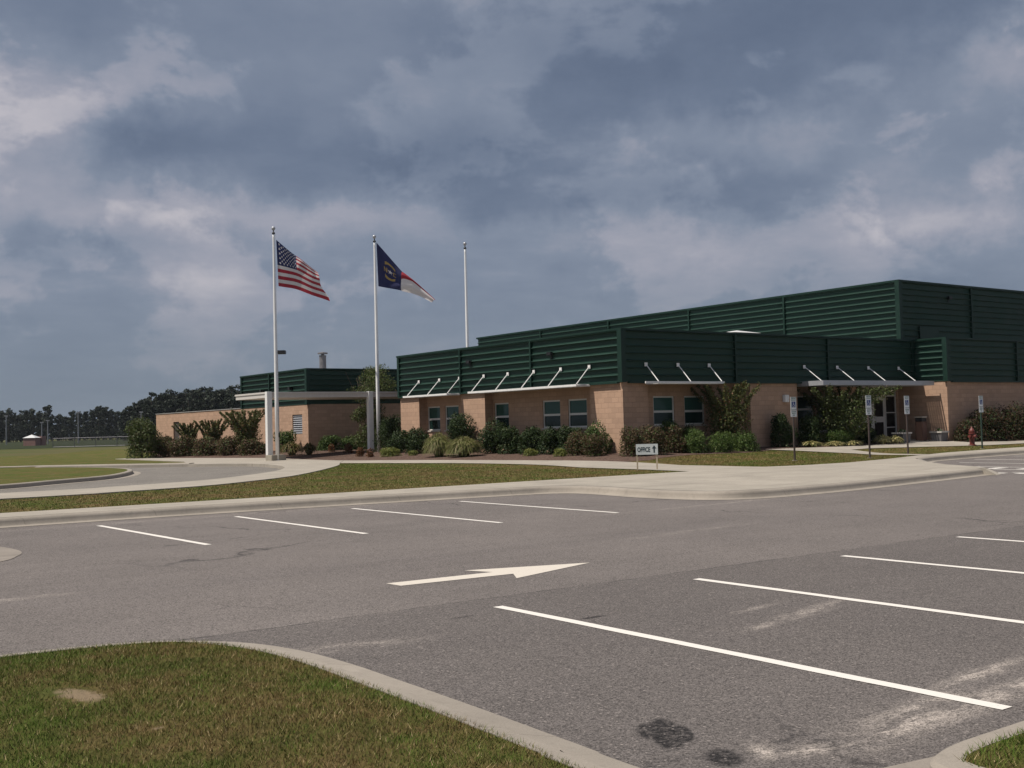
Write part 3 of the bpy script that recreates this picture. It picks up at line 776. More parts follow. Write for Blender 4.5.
# entrance: double door, sidelight and transom
h = holes[16][2]; a = Vector(pl[16]); d = Vector((1, 0)); inn = Vector((0, 1))
mb = MB()
s0, s1 = h[0], h[1]; sD = 47.36-39.62; sM = 46.38-39.62
for q in ((s0, s0+.06, .44, 3.1), (s1-.06, s1, .44, 3.1), (sD, sD+.07, .44, 3.1)): wbox(mb, a, d, inn, *q, .04, .16)
for q in ((s0+.06, sD, 2.60, 2.68), (sD+.07, s1-.06, 2.60, 2.67), (sD+.07, s1-.06, 1.78, 1.83), (sD+.07, s1-.06, 1.06, 1.11), (s0+.06, sD, 3.04, 3.1), (sD+.07, s1-.06, 3.04, 3.1), (sD+.07, s1-.06, .44, .5)): wbox(mb, a, d, inn, *q, .05, .15)
fr = mb.build('entrance_frame', 'window frame', school)
for q in ((s0+.06, sD, 2.68, 3.04), (sD+.07, s1-.06, 2.67, 3.04), (sD+.07, s1-.06, 1.83, 2.60), (sD+.07, s1-.06, 1.11, 1.78), (sD+.07, s1-.06, .5, 1.06)):
    m2 = MB(); wbox(m2, a, d, inn, q[0]-.003, q[1]+.003, q[2]-.003, q[3]+.003, .09, .11); m2.build('pane', 'door glass', fr)
for da, db, hs in ((s0+.07, sM-.005, 1), (sM+.005, sD-.01, 0)):
    mb = MB()
    for q in ((da, da+.12, .45, 2.59), (db-.12, db, .45, 2.59)): wbox(mb, a, d, inn, *q, .06, .11)
    for q in ((.45, .62), (1.35, 1.62), (2.44, 2.59)): wbox(mb, a, d, inn, da+.12, db-.12, *q, .062, .108)
    dr = mb.build('door', 'window frame', school)
    m2 = MB(); wbox(m2, a, d, inn, da+.117, db-.117, .617, 1.353, .08, .09); wbox(m2, a, d, inn, da+.117, db-.117, 1.617, 2.443, .08, .09); m2.build('door_pane', 'door glass', dr)
    m3 = MB(); sx = (db-.16) if hs else (da+.16); q = a+d*sx; m3.tube((q.x, q.y+.0, 1.30), (q.x, q.y+.0, 1.66), .015, seg=8); m3.tube((q.x, q.y, 1.33), (q.x, q.y+.07, 1.33), .01, seg=6); m3.tube((q.x, q.y, 1.63), (q.x, q.y+.07, 1.63), .01, seg=6); m3.build('handle', 'grey metal', dr)

# ribbed metal upper walls
def clad(mb, p0, p1, z0, z1, n=None, pitch=.2885, off=.03):
    """outside on the right of travel"""
    a, b = Vector(p0), Vector(p1); d = (b-a).normalized(); o = Vector((d.y, -d.x))
    n = n or max(1, round((z1-z0)/pitch)); pt = (z1-z0)/n
    prof = []
    for i in range(n):
        zz = z0+i*pt
        prof += [(0, zz), (0, zz+pt*.80), (.105, zz+pt*.815), (.11, zz+pt*.85), (.012, zz+pt*.95)]
    prof.append((0, z1))
    for (q0, za), (q1, zb) in zip(prof, prof[1:]):
        c = [a+o*(off+q0), b+o*(off+q0), b+o*(off+q1), a+o*(off+q1)]
        mb.quad((*c[0], za), (*c[1], za), (*c[2], zb), (*c[3], zb))
    # bottom return under the panel
    c = [a+o*off, b+o*off]; mb.quad((*a, z0), (*b, z0), (*c[1], z0), (*c[0], z0))
def vtrim(mb, p, d, o, w, z0, z1, off=.03, t_=.112):
    p, d, o = Vector(p), Vector(d), Vector(o); q = p+o*(off+t_/2)
    mb.obox((q.x, q.y, (z0+z1)/2), (*(d*w/2), 0), (*(o*t_/2), 0), (0, 0, (z1-z0)/2))
def corner(mb, x, y, z0, z1, w=.10, t_=.118, off=.025):
    """outside corner facing -X and -Y"""
    e = off+t_
    mb.box(x-e, y-e, z0, x+w, y-off, z1); mb.box(x-e, y-off-.001, z0, x-off, y+w, z1)
CL = MB()
clad(CL, (29.3, 49.72), (29.3, 32.75), BZ, TZ); clad(CL, (29.3, 32.75), (48.4, 32.75), BZ, TZ)
clad(CL, (40, 49.72), (29.3, 49.72), BZ, TZ)
c1 = CL.build('metal_cladding', 'green metal', school)
TR = MB(); z0, z1 = BZ-.03, TZ-.01
corner(TR, 29.3, 32.75, z0, z1)
TR.box(29.19, 49.65, z0, 29.275, 49.83, z1); TR.box(29.275, 49.75, z0, 29.45, 49.83, z1)
for yy in (44.0, 38.5): vtrim(TR, (29.3, yy), (0, 1), (-1, 0), .09, z0, z1)
for xx in (35.63, 41.73): vtrim(TR, (xx, 32.75), (1, 0), (0, -1), .09, z0, z1)
TR.box(48.12, 32.64, z0, 48.36, 32.72, z1)
TR.box(29.16, 32.90, BZ-.07, 29.29, 49.7, BZ-.004); TR.box(29.55, 32.61, BZ-.07, 48.37, 32.74, BZ-.004)
# parapet caps
TR.box(29.17, 32.62, TZ-.012, 29.55, 49.85, TZ+.07); TR.box(29.551, 32.62, TZ-.012, 48.3, 33.0, TZ+.068)
TR.build('trim', 'green trim', c1)
# gym
GZ = 8.17
CL = MB(); clad(CL, (47.5, 69.0), (47.5, 32.85), 5.0, GZ); clad(CL, (47.5, 32.85), (95, 32.85), 5.0, GZ); clad(CL, (95, 69), (47.5, 69), 0.2, GZ)
c2 = CL.build('gym_cladding', 'green metal', school)
TR = MB(); corner(TR, 47.5, 32.85, 5.05, GZ-.01)
for yy in (54.17, 39.88, 61.3, 47.0): vtrim(TR, (47.5, yy), (0, 1), (-1, 0), .10, 5.05, GZ-.01)
for xx in (53.6, 59.7, 66): vtrim(TR, (xx, 32.85), (1, 0), (0, -1), .10, 5.05, GZ-.01)
TR.box(47.36, 32.71, GZ-.012, 47.75, 69.1, GZ+.09); TR.box(47.751, 32.71, GZ-.012, 95, 33.1, GZ+.088)
TR.build('trim', 'green trim', c2)
# lower block beside the entrance
CL = MB(); clad(CL, (48.4, 32.7), (48.4, 31.0), BZ, TZ); clad(CL, (48.4, 31.0), (95, 31.0), BZ, TZ)
c3 = CL.build('entry_cladding', 'green metal', school)
TR = MB(); corner(TR, 48.4, 31.0, z0, z1); TR.box(48.26, 30.87, TZ-.012, 48.7, 32.6, TZ+.07); TR.box(48.701, 30.87, TZ-.012, 95, 31.3, TZ+.068)
TR.box(48.7, 30.86, BZ-.07, 95, 30.99, BZ-.004)
for xx in (54.5, 60.6): vtrim(TR, (xx, 31.0), (1, 0), (0, -1), .09, z0, z1)
TR.build('trim', 'green trim', c3)
RF = MB(); RF.quad((29.32, 32.77, 5.0), (47.49, 32.77, 5.0), (47.49, 49.7, 5.0), (29.32, 49.7, 5.0)); RF.quad((47.6, 32.9, 8.0), (95, 32.9, 8.0), (95, 69, 8.0), (47.6, 69, 8.0)); RF.quad((48.45, 31.05, 5.1), (95, 31.05, 5.1), (95, 32.8, 5.1), (48.45, 32.8, 5.1))
RF.build('roof', 'roof membrane', school)
SO = MB(); SO.quad((29.31, 32.76, BZ-.006), (29.31, 49.71, BZ-.006), (48.39, 49.71, BZ-.006), (48.39, 32.76, BZ-.006)); SO.build('soffit', 'dark soffit', school)
GW = MB(); wall_mb(GW, (47.5, 69), (47.5, 50.0), 0.0, 5.0); GW.build('gym_wall', 'split face block', school)
# wall details
def flood(x, y, z, ax):
    mb = MB()
    if ax == 'x': mb.box(x-.20, y-.15, z-.07, x-.03, y+.15, z+.07); mb.box(x-.05, y-.06, z-.2, x-.028, y+.06, z-.1)
    else: mb.box(x-.15, y-.20, z-.07, x+.15, y-.03, z+.07); mb.box(x-.06, y-.05, z-.2, x+.06, y-.028, z-.1)
    mb.build('floodlight', 'dark metal', school, bevel=.02)
flood(29.28, 43.2, 4.64, 'x'); flood(29.28, 37.1, 4.62, 'x'); flood(51.6, 32.82, 7.55, 'y')
mb = MB(); mb.box(48.95, 32.70, 5.40, 50.55, 32.81, 6.02); mb.build('wall_vent', 'green trim', school, bevel=.01)
mb = MB(); mb.box(38.62, 32.58, 2.36, 38.90, 32.75, 2.68); mb.build('wall_lamp', 'white metal', school, bevel=.02)
mb = MB(); cx, cy = 41.75, 38.3
mb.box(cx-.85, cy-.75, 4.98, cx+.85, cy+.75, 5.87)
ap_ = (cx+.2, cy, 6.08); cs = [(cx-.98, cy-.88, 5.90), (cx+.98, cy-.88, 5.90), (cx+.98, cy+.88, 5.90), (cx-.98, cy+.88, 5.90)]
for i in range(4): mb.face([cs[i], cs[(i+1) % 4], ap_])
mb.face(cs[::-1]); mb.build('skylight', 'white roof', school)

# sunshades
def shade(a0, a1, side, rods, parent):
    """slatted shade; side 'L' on the -X wall (spans Y), 'R' on the -Y wall (spans X)"""
    def pt(s, o, z): return (29.3-o, s, z) if side == 'L' else (s, 32.75-o, z)
    mb = MB()
    def bar(s0, s1, o0, o1, q0, q1):
        p, q = pt(s0, o0, q0), pt(s1, o1, q1)
        mb.box(min(p[0], q[0]), min(p[1], q[1]), q0, max(p[0], q[0]), max(p[1], q[1]), q1)
    bar(a0, a1, .80, .85, 3.14, 3.225); bar(rods[0], rods[-1], .06, .10, 3.14, 3.23)
    k = len(rods)-1
    for s in rods:
        s = min(max(s, a0+.03), a1-.03); bar(s-.025, s+.025, .10, .80, 3.13, 3.232)
    n = 7
    for i in range(n):
        o = .16+i*.64/(n-1)*.98
        for s_a, s_b in ((rods[0]-.05, rods[-1]+.05),):
            p0, p1, p2, p3 = pt(s_a, o-.055, 3.215), pt(s_b, o-.055, 3.215), pt(s_b, o+.05, 3.15), pt(s_a, o+.05, 3.15)
            mb.quad(p0, p1, p2, p3)
    aw = mb.build('sunshade', 'white metal', parent)
    for r in rods:
        m2 = MB(); m2.tube(pt(r, .10, 3.93), pt(r, .78, 3.235), .02, seg=8); b0 = pt(r-.075, .088, 3.85); b1 = pt(r+.075, .112, 4.0)
        m2.box(min(b0[0], b1[0]), min(b0[1], b1[1]), 3.85, max(b0[0], b1[0]), max(b0[1], b1[1]), 4.0); m2.build('brace', 'white metal', aw)
shade(44.05, 48.05, 'L', (44.09, 45.84, 47.73), school); shade(34.55, 42.3, 'L', (34.61, 36.45, 38.3, 40.2, 42.07), school)
shade(29.75, 34.12, 'R', (30.48, 32.24, 34.03), school)
mb = MB(); mb.box(39.86, 33.3, 3.10, 48.04, 33.68, 3.20)
for i in range(15): mb.box(39.87, 31.56+i*.118, 3.06, 48.03, 31.56+i*.118+.078, 3.20)
for xx in (42.0, 44.2, 46.3, 48.0): mb.box(xx-.04, 31.5, 3.07, xx+.04, 33.3, 3.21)
mb.box(39.82, 31.46, 3.06, 48.07, 31.5, 3.27); mb.box(39.82, 31.5, 3.06, 39.86, 33.66, 3.268)
ec = mb.build('entrance_canopy', 'grey metal', school)
for xx in (40.05, 42.36, 44.66, 47.0):
    m2 = MB(); m2.tube((xx, 32.64, 3.93), (xx, 31.7, 3.236), .02, seg=8); m2.box(xx-.075, 32.638, 3.85, xx+.075, 32.66, 4.0); m2.build('brace', 'white metal', ec)

# service block at the left
svc = thing('service_building', (29.3, 60.4, 0), 'smaller block building at left with green upper wall, round flue and long low wing', 'building')
mb = MB()
wall_mb(mb, (42, 87.1), (29.3, 87.1), 0, 3.2)
wall_mb(mb, (29.3, 87.1), (29.3, 60.4), 0, 3.2, [(87.1-83.25, 87.1-82.0, .45, 2.55), (87.1-62.55, 87.1-61.2, 1.46, 2.62)], .14)
wall_mb(mb, (29.3, 60.4), (46, 60.4), 0, 3.2); mb.build('block_wall', 'split face block', svc)
mb = MB(); mb.box(29.26, 70.3, 3.203, 29.6, 87.13, 3.25); mb.build('wall_cap', 'roof membrane', svc)
mb = MB(); clad(mb, (29.3, 70.1), (29.3, 60.4), 3.2, 5.25); clad(mb, (29.3, 60.4), (46, 60.4), 3.2, 5.25); clad(mb, (46, 70.1), (29.3, 70.1), 3.2, 5.25)
c4 = mb.build('metal_cladding', 'green metal', svc)
mb = MB(); corner(mb, 29.3, 60.4, 3.17, 5.24); mb.box(29.19, 69.95, 3.17, 29.275, 70.15, 5.24); mb.box(29.17, 60.27, 5.238, 29.5, 70.18, 5.32); mb.box(29.501, 60.27, 5.238, 46, 60.6, 5.318); vtrim(mb, (29.3, 65.6), (0, 1), (-1, 0), .13, 3.17, 5.24); mb.build('trim', 'green trim', c4)
mb = MB(); mb.quad((29.32, 60.42, 5.0), (46, 60.42, 5.0), (46, 70.1, 5.0), (29.32, 70.1, 5.0)); mb.quad((29.32, 70.0, 3.15), (42, 70.0, 3.15), (42, 87, 3.15), (29.32, 87, 3.15)); mb.build('roof', 'roof membrane', svc)
mb = MB(); mb.lathe(31.6, 62.95, [(.21, 4.98), (.21, 6.2), (.22, 6.2), (.22, 6.28)], 16); mb.lathe(31.6, 62.95, [(.10, 6.28), (.10, 6.36)], 8); mb.lathe(31.6, 62.95, [(.31, 6.36), (.31, 6.44), (.05, 6.50)], 16); mb.build('flue', 'stack metal', svc)
mb = MB(); mb.box(29.38, 82.02, .45, 29.44, 83.23, 2.54); dr = mb.build('door', 'dark door', svc); mb = MB(); mb.tube((29.34, 82.2, 1.35), (29.34, 82.2, 1.5), .02, seg=6); mb.build('handle', 'grey metal', dr)
mb = MB()
for i in range(9):
    zz = 1.50+i*.127; mb.quad((29.33, 61.22, zz), (29.33, 62.53, zz), (29.43, 62.53, zz+.11), (29.43, 61.22, zz+.11))
mb.box(29.44, 61.21, 1.47, 29.46, 62.54, 2.61, 1)
mb.build('louvre', ['grey metal', 'dark metal'], svc)
mb = MB(); mb.box(29.03, 66.5, 4.1, 29.25, 66.8, 4.3); mb.build('floodlight', 'dark metal', svc, bevel=.02)
mb = MB(); mb.box(29.03, 62.3, 4.1, 29.25, 62.6, 4.3); mb.build('floodlight', 'dark metal', svc, bevel=.02)

# covered walkway
cw = thing('walkway_canopy', (23.3, 52.4, .15), 'flat pale walkway canopy on square white columns between the two buildings', 'canopy')
mb = MB(); mb.box(23.17, 52.32, 3.34, 46, 56.3, 3.60); mb.box(23.13, 52.28, 3.54, 46.02, 56.34, 3.625); mb.build('canopy_roof', 'canopy paint', cw)
for x, y in ((23.12, 52.22), (28.85, 52.22), (34.6, 52.22)):
    mb = MB(); mb.box(x, y, .15, x+.27, y+.27, 3.64); mb.box(x-.02, y-.02, .15, x+.29, y+.29, .25); mb.build('column', 'white metal', cw, bevel=.012)
mb = MB(); px_, py_ = 23.32, 51.75; mb.box(px_-.38, py_-.38, .12, px_+.38, py_+.38, .49); o = mb.build('concrete_base', 'plinth concrete', None, (px_, py_, .15), bevel=.02); tag(o, 'square concrete base block at the foot of the leftmost flagpole', 'plinth')

# ------------------------------------------------------------------ flagpoles and flags
def flagpole(x, y, zb, zt_, label, halyard=True):
    t_ = thing('flagpole', (x, y, zb), label, 'flagpole', 'white flagpoles in a row by the walkway canopy')
    mb = MB(); mb.lathe(x, y, [(.088, zb), (.085, zb+3), (.070, zb+7), (.052, zt_-.3), (.050, zt_-.12)], 14); mb.build('shaft', 'white pole paint', t_, smooth=True)
    mb = MB(); mb.lathe(x, y, [(.075, zt_-.12), (.08, zt_-.06), (.03, zt_-.02), (.025, zt_+.06)], 12); mb.build('truck', 'dark metal', t_, smooth=True)
    mb = MB(); mb.lathe(x, y, [(.02, zt_+.05), (.075, zt_+.09), (.10, zt_+.16), (.075, zt_+.23), (.02, zt_+.26)], 12); mb.build('finial', 'grey metal', t_, smooth=True)
    mb = MB(); mb.lathe(x, y, [(.14, zb), (.14, zb+.05), (.10, zb+.10)], 14); mb.build('collar', 'grey metal', t_)
    d = Vector((math.cos(YAW), -math.sin(YAW), 0))*.10
    mb = MB(); mb.tube((x+d.x, y+d.y, zb+1.3), (x+d.x*.8, y+d.y*.8, zt_-.1), .008, seg=5); mb.build('halyard', 'sign white', t_)
    mb = MB(); mb.box(x+d.x-.03, y+d.y-.03, zb+1.2, x+d.x+.03, y+d.y+.03, zb+1.42); mb.build('cleat', 'dark metal', t_)
    return t_
flagpole(23.27, 51.45, .15, 11.53, 'leftmost white flagpole, the one flying the striped flag')
flagpole(28.95, 51.45, .30, 11.56, 'middle white flagpole, the one flying the blue flag with a trailing white tail')
flagpole(34.66, 51.45, .40, 11.62, 'bare white flagpole without a flag, rising behind the low green roof')

RGT = Vector((math.cos(YAW), -math.sin(YAW), 0)); DEP = Vector((math.sin(YAW), math.cos(YAW), 0))
def star_in(u, v, r):
    a = math.atan2(u, -v) % (2*math.pi/5); a = abs(a-math.pi/5)
    rr = math.hypot(u, v)
    # edge of a five-pointed star
    ri = .382*r; ang = math.pi/5
    p1 = (r*math.cos(ang), r*math.sin(ang)); p2 = (ri, 0.0)
    q = (rr*math.cos(a), rr*math.sin(a))
    return (p1[0]-p2[0])*(q[1]-p2[1])-(p1[1]-p2[1])*(q[0]-p2[0]) >= 0
def flag(name, label, pole, pos, colour, mats, NU, NV):
    mb = MB(); V_ = {}
    for i in range(NU+1):
        for j in range(NV+1):
            sx, sy, dp = pos(i/NU, j/NV); q = Vector((pole[0], pole[1], pole[2]))+RGT*sx+DEP*dp-Vector((0, 0, 1))*sy
            V_[i, j] = len(mb.v); mb.v.append(tuple(q))
    for i in range(NU):
        for j in range(NV):
            mb.f.append((V_[i, j], V_[i, j+1], V_[i+1, j+1], V_[i+1, j])); mb.mi.append(colour((i+.5)/NU, (j+.5)/NV))
    o = mb.build(name, mats, None, pole, smooth=True)
    return tag(o, label, 'flag')
def lerp(a, b, t_): return a+(b-a)*t_
def us_pos(u, v):
    k = .0492/9.6; uu = u**.82
    tx, ty = lerp(65, 372, uu), lerp(100, 345, uu)+12*math.sin(uu*3.1)
    bx, by = lerp(80, 505, uu), lerp(550, 672, uu)-22*math.sin(uu*3.1)
    g = v**(1+.75*uu)
    ex = -8*math.sin(math.pi*g)*uu + 10*math.sin(g*9)*uu*uu
    x, y = lerp(tx, bx, g)+ex, lerp(ty, by, g)
    dep = 1.9*uu + .30*math.sin(uu*7.0+v*2.6)*uu**.5 + .16*math.sin(uu*15+v*5.5)*uu + .5*uu*(1-v)**3
    y += 7*math.sin(uu*8+v*3)*uu
    return ((x-40)*k, (y-100)*k, dep)
def us_col(u, v):
    if u < .4 and v < 7/13:
        uu, vv = u/.4, v/(7/13)
        for r in range(9):
            n = 6 if r % 2 == 0 else 5
            cy = (r+1)/10
            if abs(vv-cy) > .05: continue
            for c in range(n):
                cx = (2*c+1+(r % 2))/12
                if star_in((uu-cx)*.4*1.9, (vv-cy)*7/13, .034): return 1
        return 2
    return 0 if int(v*13) % 2 == 0 else 1
flag('striped_flag', 'red and white striped flag with a star-filled blue corner drooping from the leftmost pole', (23.27, 51.45, 11.12), us_pos, us_col, ['flag red', 'flag white', 'flag navy'], 190, 104)
def nc_pos(u, v):
    k = .0522/9.6
    if u < .36:
        t_ = (u/.36)**.9; w = 0
    else:
        t_ = 1.0; w = (u-.36)/.64
    tx, ty = lerp(106, 328, t_), lerp(100, 362, t_); bx, by = lerp(116, 326, t_), lerp(525, 562, t_)
    g = v**(1+.25*t_)
    x, y = lerp(tx, bx, g), lerp(ty, by, g)+10*math.sin(v*3.1)*t_
    # upper edge gathers in a fold along the diagonal, the fly trails down to the lower right
    if w > 0:
        ex, ey = 612, 652
        fx0, fy0 = lerp(328, 640, w), lerp(355, 632, w)-8*math.sin(w*3.1)
        fx1, fy1 = lerp(326, 608, w), lerp(562, 668, w)-22*math.sin(w*3.1)
        g2 = (.16*(v/.5) if v < .5 else .16+.84*(v-.5)/.5)
        mixw = min(1, w*3)
        x = lerp(lerp(lerp(328, ex, w), lerp(326, ex, w), g), lerp(fx0, fx1, g2), mixw)
        y = lerp(lerp(lerp(362, ey, w), lerp(562, ey, w), g), lerp(fy0, fy1, g2), mixw)
        if w <= 1/3:
            x = lerp(lerp(tx, bx, g), lerp(fx0, fx1, g2), mixw); y = lerp(lerp(ty, by, g)+10*math.sin(v*3.1), lerp(fy0, fy1, g2), mixw)
    dep = 1.5*u + .16*math.sin(u*9+v*2)*min(1, u*3) + .45*min(1, u*2.5)*(1-v)**2 + .08*math.sin(v*11+u*5)*min(1, u*2)
    return ((x-87)*k, (y-100)*k, dep)
def nc_col(u, v):
    if u < .36:
        uu = (u-.18)/.36; vv = v-.5   # uu in -.5..+.5 of the union
        x, y = uu*.62, vv            # roughly square units of the hoist
        if star_in(x, y-.0, .07): return 1
        ax = abs(x)
        # letters either side of the star
        if .085 < ax < .165 and abs(y) < .065:
            lx = (ax-.085)/.08 if x > 0 else (.165-ax)/.08; ly = (y+.065)/.13
            if x < 0:
                if lx < .24 or lx > .76 or abs(lx-ly) < .2: return 4
            elif lx < .3 or ((ly < .2 or ly > .8)): return 4
        r = math.hypot(x*1.0, y*.9)
        if .175 < r < .235 and abs(x) < .135: return 4
        return 3
    return 0 if v < .5 else 1
flag('state_flag', 'blue flag with gold scrolls and trailing red and white fly on the middle pole', (28.95, 51.45, 11.42), nc_pos, nc_col, ['flag red', 'flag white', 'flag navy', 'flag blue', 'flag gold'], 150, 120)

# lamp post behind the first flagpole
lp = thing('lamp_post', (26.55, 57.8, .2), 'thin grey lamp post with a flat dark box head beside the leftmost flagpole', 'lamp post')
mb = MB(); mb.tube((26.22, 57.8, .2), (26.22, 57.8, 6.02), .07, .055, seg=10); mb.build('post', 'grey metal', lp)
mb = MB(); mb.obox((26.22+RGT.x*.26, 57.8+RGT.y*.26, 6.02), tuple(RGT*.22), tuple(DEP*.2), (0, 0, .10)); mb.build('lamp_head', 'dark metal', lp, bevel=.02)

# ------------------------------------------------------------------ signs
def text_mesh(txt, size, matname, parent, origin, xdir, ydir, nrm, name='lettering', sx=1.0):
    cu = bpy.data.curves.new(name, 'FONT'); cu.body = txt; cu.size = size; cu.align_x = 'CENTER'; cu.align_y = 'CENTER'; cu.resolution_u = 3; cu.offset = size*.03
    ob = bpy.data.objects.new(name+'_tmp', cu); COL.objects.link(ob); bpy.context.view_layer.update()
    me = bpy.data.meshes.new_from_object(ob); bpy.data.objects.remove(ob)
    base = Vector(ROOTLOC[parent.name]); o0 = Vector(origin)
    for v in me.vertices: v.co = o0+Vector(xdir)*v.co.x*sx+Vector(ydir)*v.co.y+Vector(nrm)*.003-base
    me.materials.clear(); me.materials.append(MATS[matname])
    o = bpy.data.objects.new(name, me); COL.objects.link(o); o.parent = parent; ROOTLOC[o.name] = tuple(base); return o
a = Vector((23.78, 26.02, 0)); b = Vector((24.30, 25.63, 0)); d = (b-a).normalized(); nrm = Vector((-abs(d.y), -abs(d.x), 0)).normalized()
L = (b-a).length; c = (a+b)/2
off = thing('office_sign', (c.x, c.y, .15), 'small white board reading OFFICE with an up arrow on two pale wooden stakes', 'sign')
for s_ in (0, 1):
    q = a+d*(.02 if s_ == 0 else L-.02)
    mb = MB(); mb.obox((q.x-nrm.x*.02, q.y-nrm.y*.02, .50), tuple(d*.022), tuple(nrm*.012), (0, 0, .43)); mb.build('stake', 'pale wood', off)
mb = MB(); mb.obox((c.x, c.y, .80), tuple(d*(L/2+.015)), tuple(nrm*.006), (0, 0, .165)); bd = mb.build('board', 'board white', off)
zc = Vector((0, 0, 1))
text_mesh('OFFICE', .20, 'lettering', bd, (c-d*.10)+Vector((0, 0, .785))+nrm*.006, d, zc, nrm, sx=.62)
mb = MB(); ac = c+d*.225+nrm*.0095
def ap2(s_, z): q = ac+d*s_; return (q.x, q.y, z)
mb.quad(ap2(-.022, .69), ap2(.022, .69), ap2(.022, .82), ap2(-.022, .82)); mb.face([ap2(-.07, .82), ap2(.07, .82), ap2(0, .92)]); mb.build('arrow', 'lettering', bd)

def access_sign(x, y, postmat, label):
    t_ = thing('parking_sign', (x, y, .15), label, 'sign', 'accessible parking signs along the walk')
    zt0 = 2.40
    mb = MB(); mb.box(x-.03, y-.02, .13, x+.03, y+.02, 1.72); mb.box(x-.025, y+.016, 1.72, x+.025, y+.03, zt0-.05); mb.build('post', postmat, t_)
    mb = MB(); mb.lathe(x, y, [(.10, .15), (.10, .175)], 12); mb.build('footing', 'plinth concrete', t_)
    yp = y-.025
    mb = MB(); mb.box(x-.155, yp-.004, 1.935, x+.155, yp+.004, zt0); pl_ = mb.build('plate', 'sign white', t_)
    ys = yp-.0055
    # border
    mb = MB(); zz0, zz1, e, w_ = 1.945, zt0-.01, .145, .010
    for q in ((-e, -e+w_, zz0, zz1), (e-w_, e, zz0, zz1), (-e+w_, e-w_, zz0, zz0+w_), (-e+w_, e-w_, zz1-w_, zz1)): mb.quad((x+q[0], ys, q[2]), (x+q[1], ys, q[2]), (x+q[1], ys, q[3]), (x+q[0], ys, q[3]))
    mb.build('border', 'sign green', pl_)
    text_mesh('RESERVED', .052, 'sign green', pl_, (x, yp-.003, 2.345), (1, 0, 0), zc, (0, -1, 0)); text_mesh('PARKING', .052, 'sign green', pl_, (x, yp-.003, 2.285), (1, 0, 0), zc, (0, -1, 0))
    mb = MB(); mb.quad((x-.098, ys, 2.035), (x+.098, ys, 2.035), (x+.098, ys, 2.235), (x-.098, ys, 2.235)); sq = mb.build('symbol_field', 'sign blue', pl_)
    # seated figure symbol
    mb = MB(); yy = ys-.002; X0, Z0 = x-.008, 2.128
    def qq(a_, b_, w_):
        a_, b_ = Vector(a_), Vector(b_); n_ = Vector((-(b_-a_).y, (b_-a_).x)).normalized()*w_/2
        mb.quad(*[(X0+p.x, yy, Z0+p.y) for p in (a_-n_, b_-n_, b_+n_, a_+n_)])
    for i in range(14):
        t0, t1 = math.radians(150+i*15.5), math.radians(150+(i+1)*15.5); qq((.05*math.cos(t0)-.004, .05*math.sin(t0)-.025), (.05*math.cos(t1)-.004, .05*math.sin(t1)-.025), .014)
    mb.face([(X0-.012+.015*math.cos(i*.628), yy, Z0+.083+.015*math.sin(i*.628)) for i in range(10)])
    qq((-.010, .066), (-.004, -.005), .02); qq((-.01, -.003), (.042, -.003), .018); qq((.040, 0), (.066, -.062), .018); qq((.060, -.058), (.085, -.05), .014); qq((-.008, .035), (.030, .032), .013)
    mb.build('access_symbol', 'sign white', sq)
    mb = MB(); mb.box(x-.155, yp-.004, 1.70, x+.155, yp+.004, 1.925); p2 = mb.build('lower_plate', 'sign white', t_)
    for k_, s_ in enumerate(('MAXIMUM', 'PENALTY', '$250')): text_mesh(s_, .05, 'sign green', p2, (x, yp-.003, 1.875-k_*.06), (1, 0, 0), zc, (0, -1, 0))
    return t_
access_sign(31.33, 26.10, 'rust post', 'nearest accessible parking sign, brown post, in front of the dark shrub left of the entrance')
access_sign(33.98, 24.92, 'rust post', 'accessible parking sign on brown post standing in front of the glass entrance doors')
access_sign(37.67, 25.89, 'rust post', 'accessible parking sign on brown post standing just left of the tall brown litter bin')
access_sign(44.15, 26.74, 'green post', 'accessible parking sign on dark green post right beside the red hydrant')

# ------------------------------------------------------------------ hydrant, bin, planters
hx, hy, hz = 45.95, 28.3, zt(45.95, 28.3)
hy_ = thing('fire_hydrant', (hx, hy, hz), 'red fire hydrant on the grass in front of the dark red shrubs', 'hydrant')
mb = MB(); mb.lathe(hx, hy, [(.17, hz), (.17, hz+.05), (.11, hz+.06), (.11, hz+.52), (.15, hz+.53), (.15, hz+.57), (.13, hz+.58)], 14); mb.build('barrel', 'hydrant red', hy_, smooth=False)
mb = MB(); mb.lathe(hx, hy, [(.13, hz+.58), (.125, hz+.66), (.09, hz+.74), (.04, hz+.78), (.035, hz+.84)], 14); mb.build('bonnet', 'hydrant red', hy_, smooth=True)
for dx, dy in ((1, 0), (-1, 0), (0, -1)):
    mb = MB(); k_ = .075 if dy else .06
    mb.tube((hx+dx*.09, hy+dy*.09, hz+.42), (hx+dx*.19, hy+dy*.19, hz+.42), k_, seg=10); mb.tube((hx+dx*.19, hy+dy*.19, hz+.42), (hx+dx*.22, hy+dy*.22, hz+.42), k_*1.15, seg=8); mb.build('outlet_cap', 'hydrant red', hy_)
bx_, by_ = 47.3, 31.75; bz_ = zt(bx_, by_)+.02
bn = thing('litter_bin', (bx_, by_, bz_), 'tall square brown litter bin with a pale top beside the entrance', 'bin')
mb = MB(); mb.box(bx_-.20, by_-.20, bz_, bx_+.20, by_+.20, bz_+.92); mb.build('bin_body', 'brown bin', bn, bevel=.03)
mb = MB(); mb.box(bx_-.18, by_-.18, bz_+.92, bx_+.18, by_+.18, bz_+1.10); mb.build('opening', 'dark metal', bn)
mb = MB(); mb.box(bx_-.22, by_-.22, bz_+1.10, bx_+.22, by_+.22, bz_+1.16); mb.build('lid', 'pale cap', bn, bevel=.02)

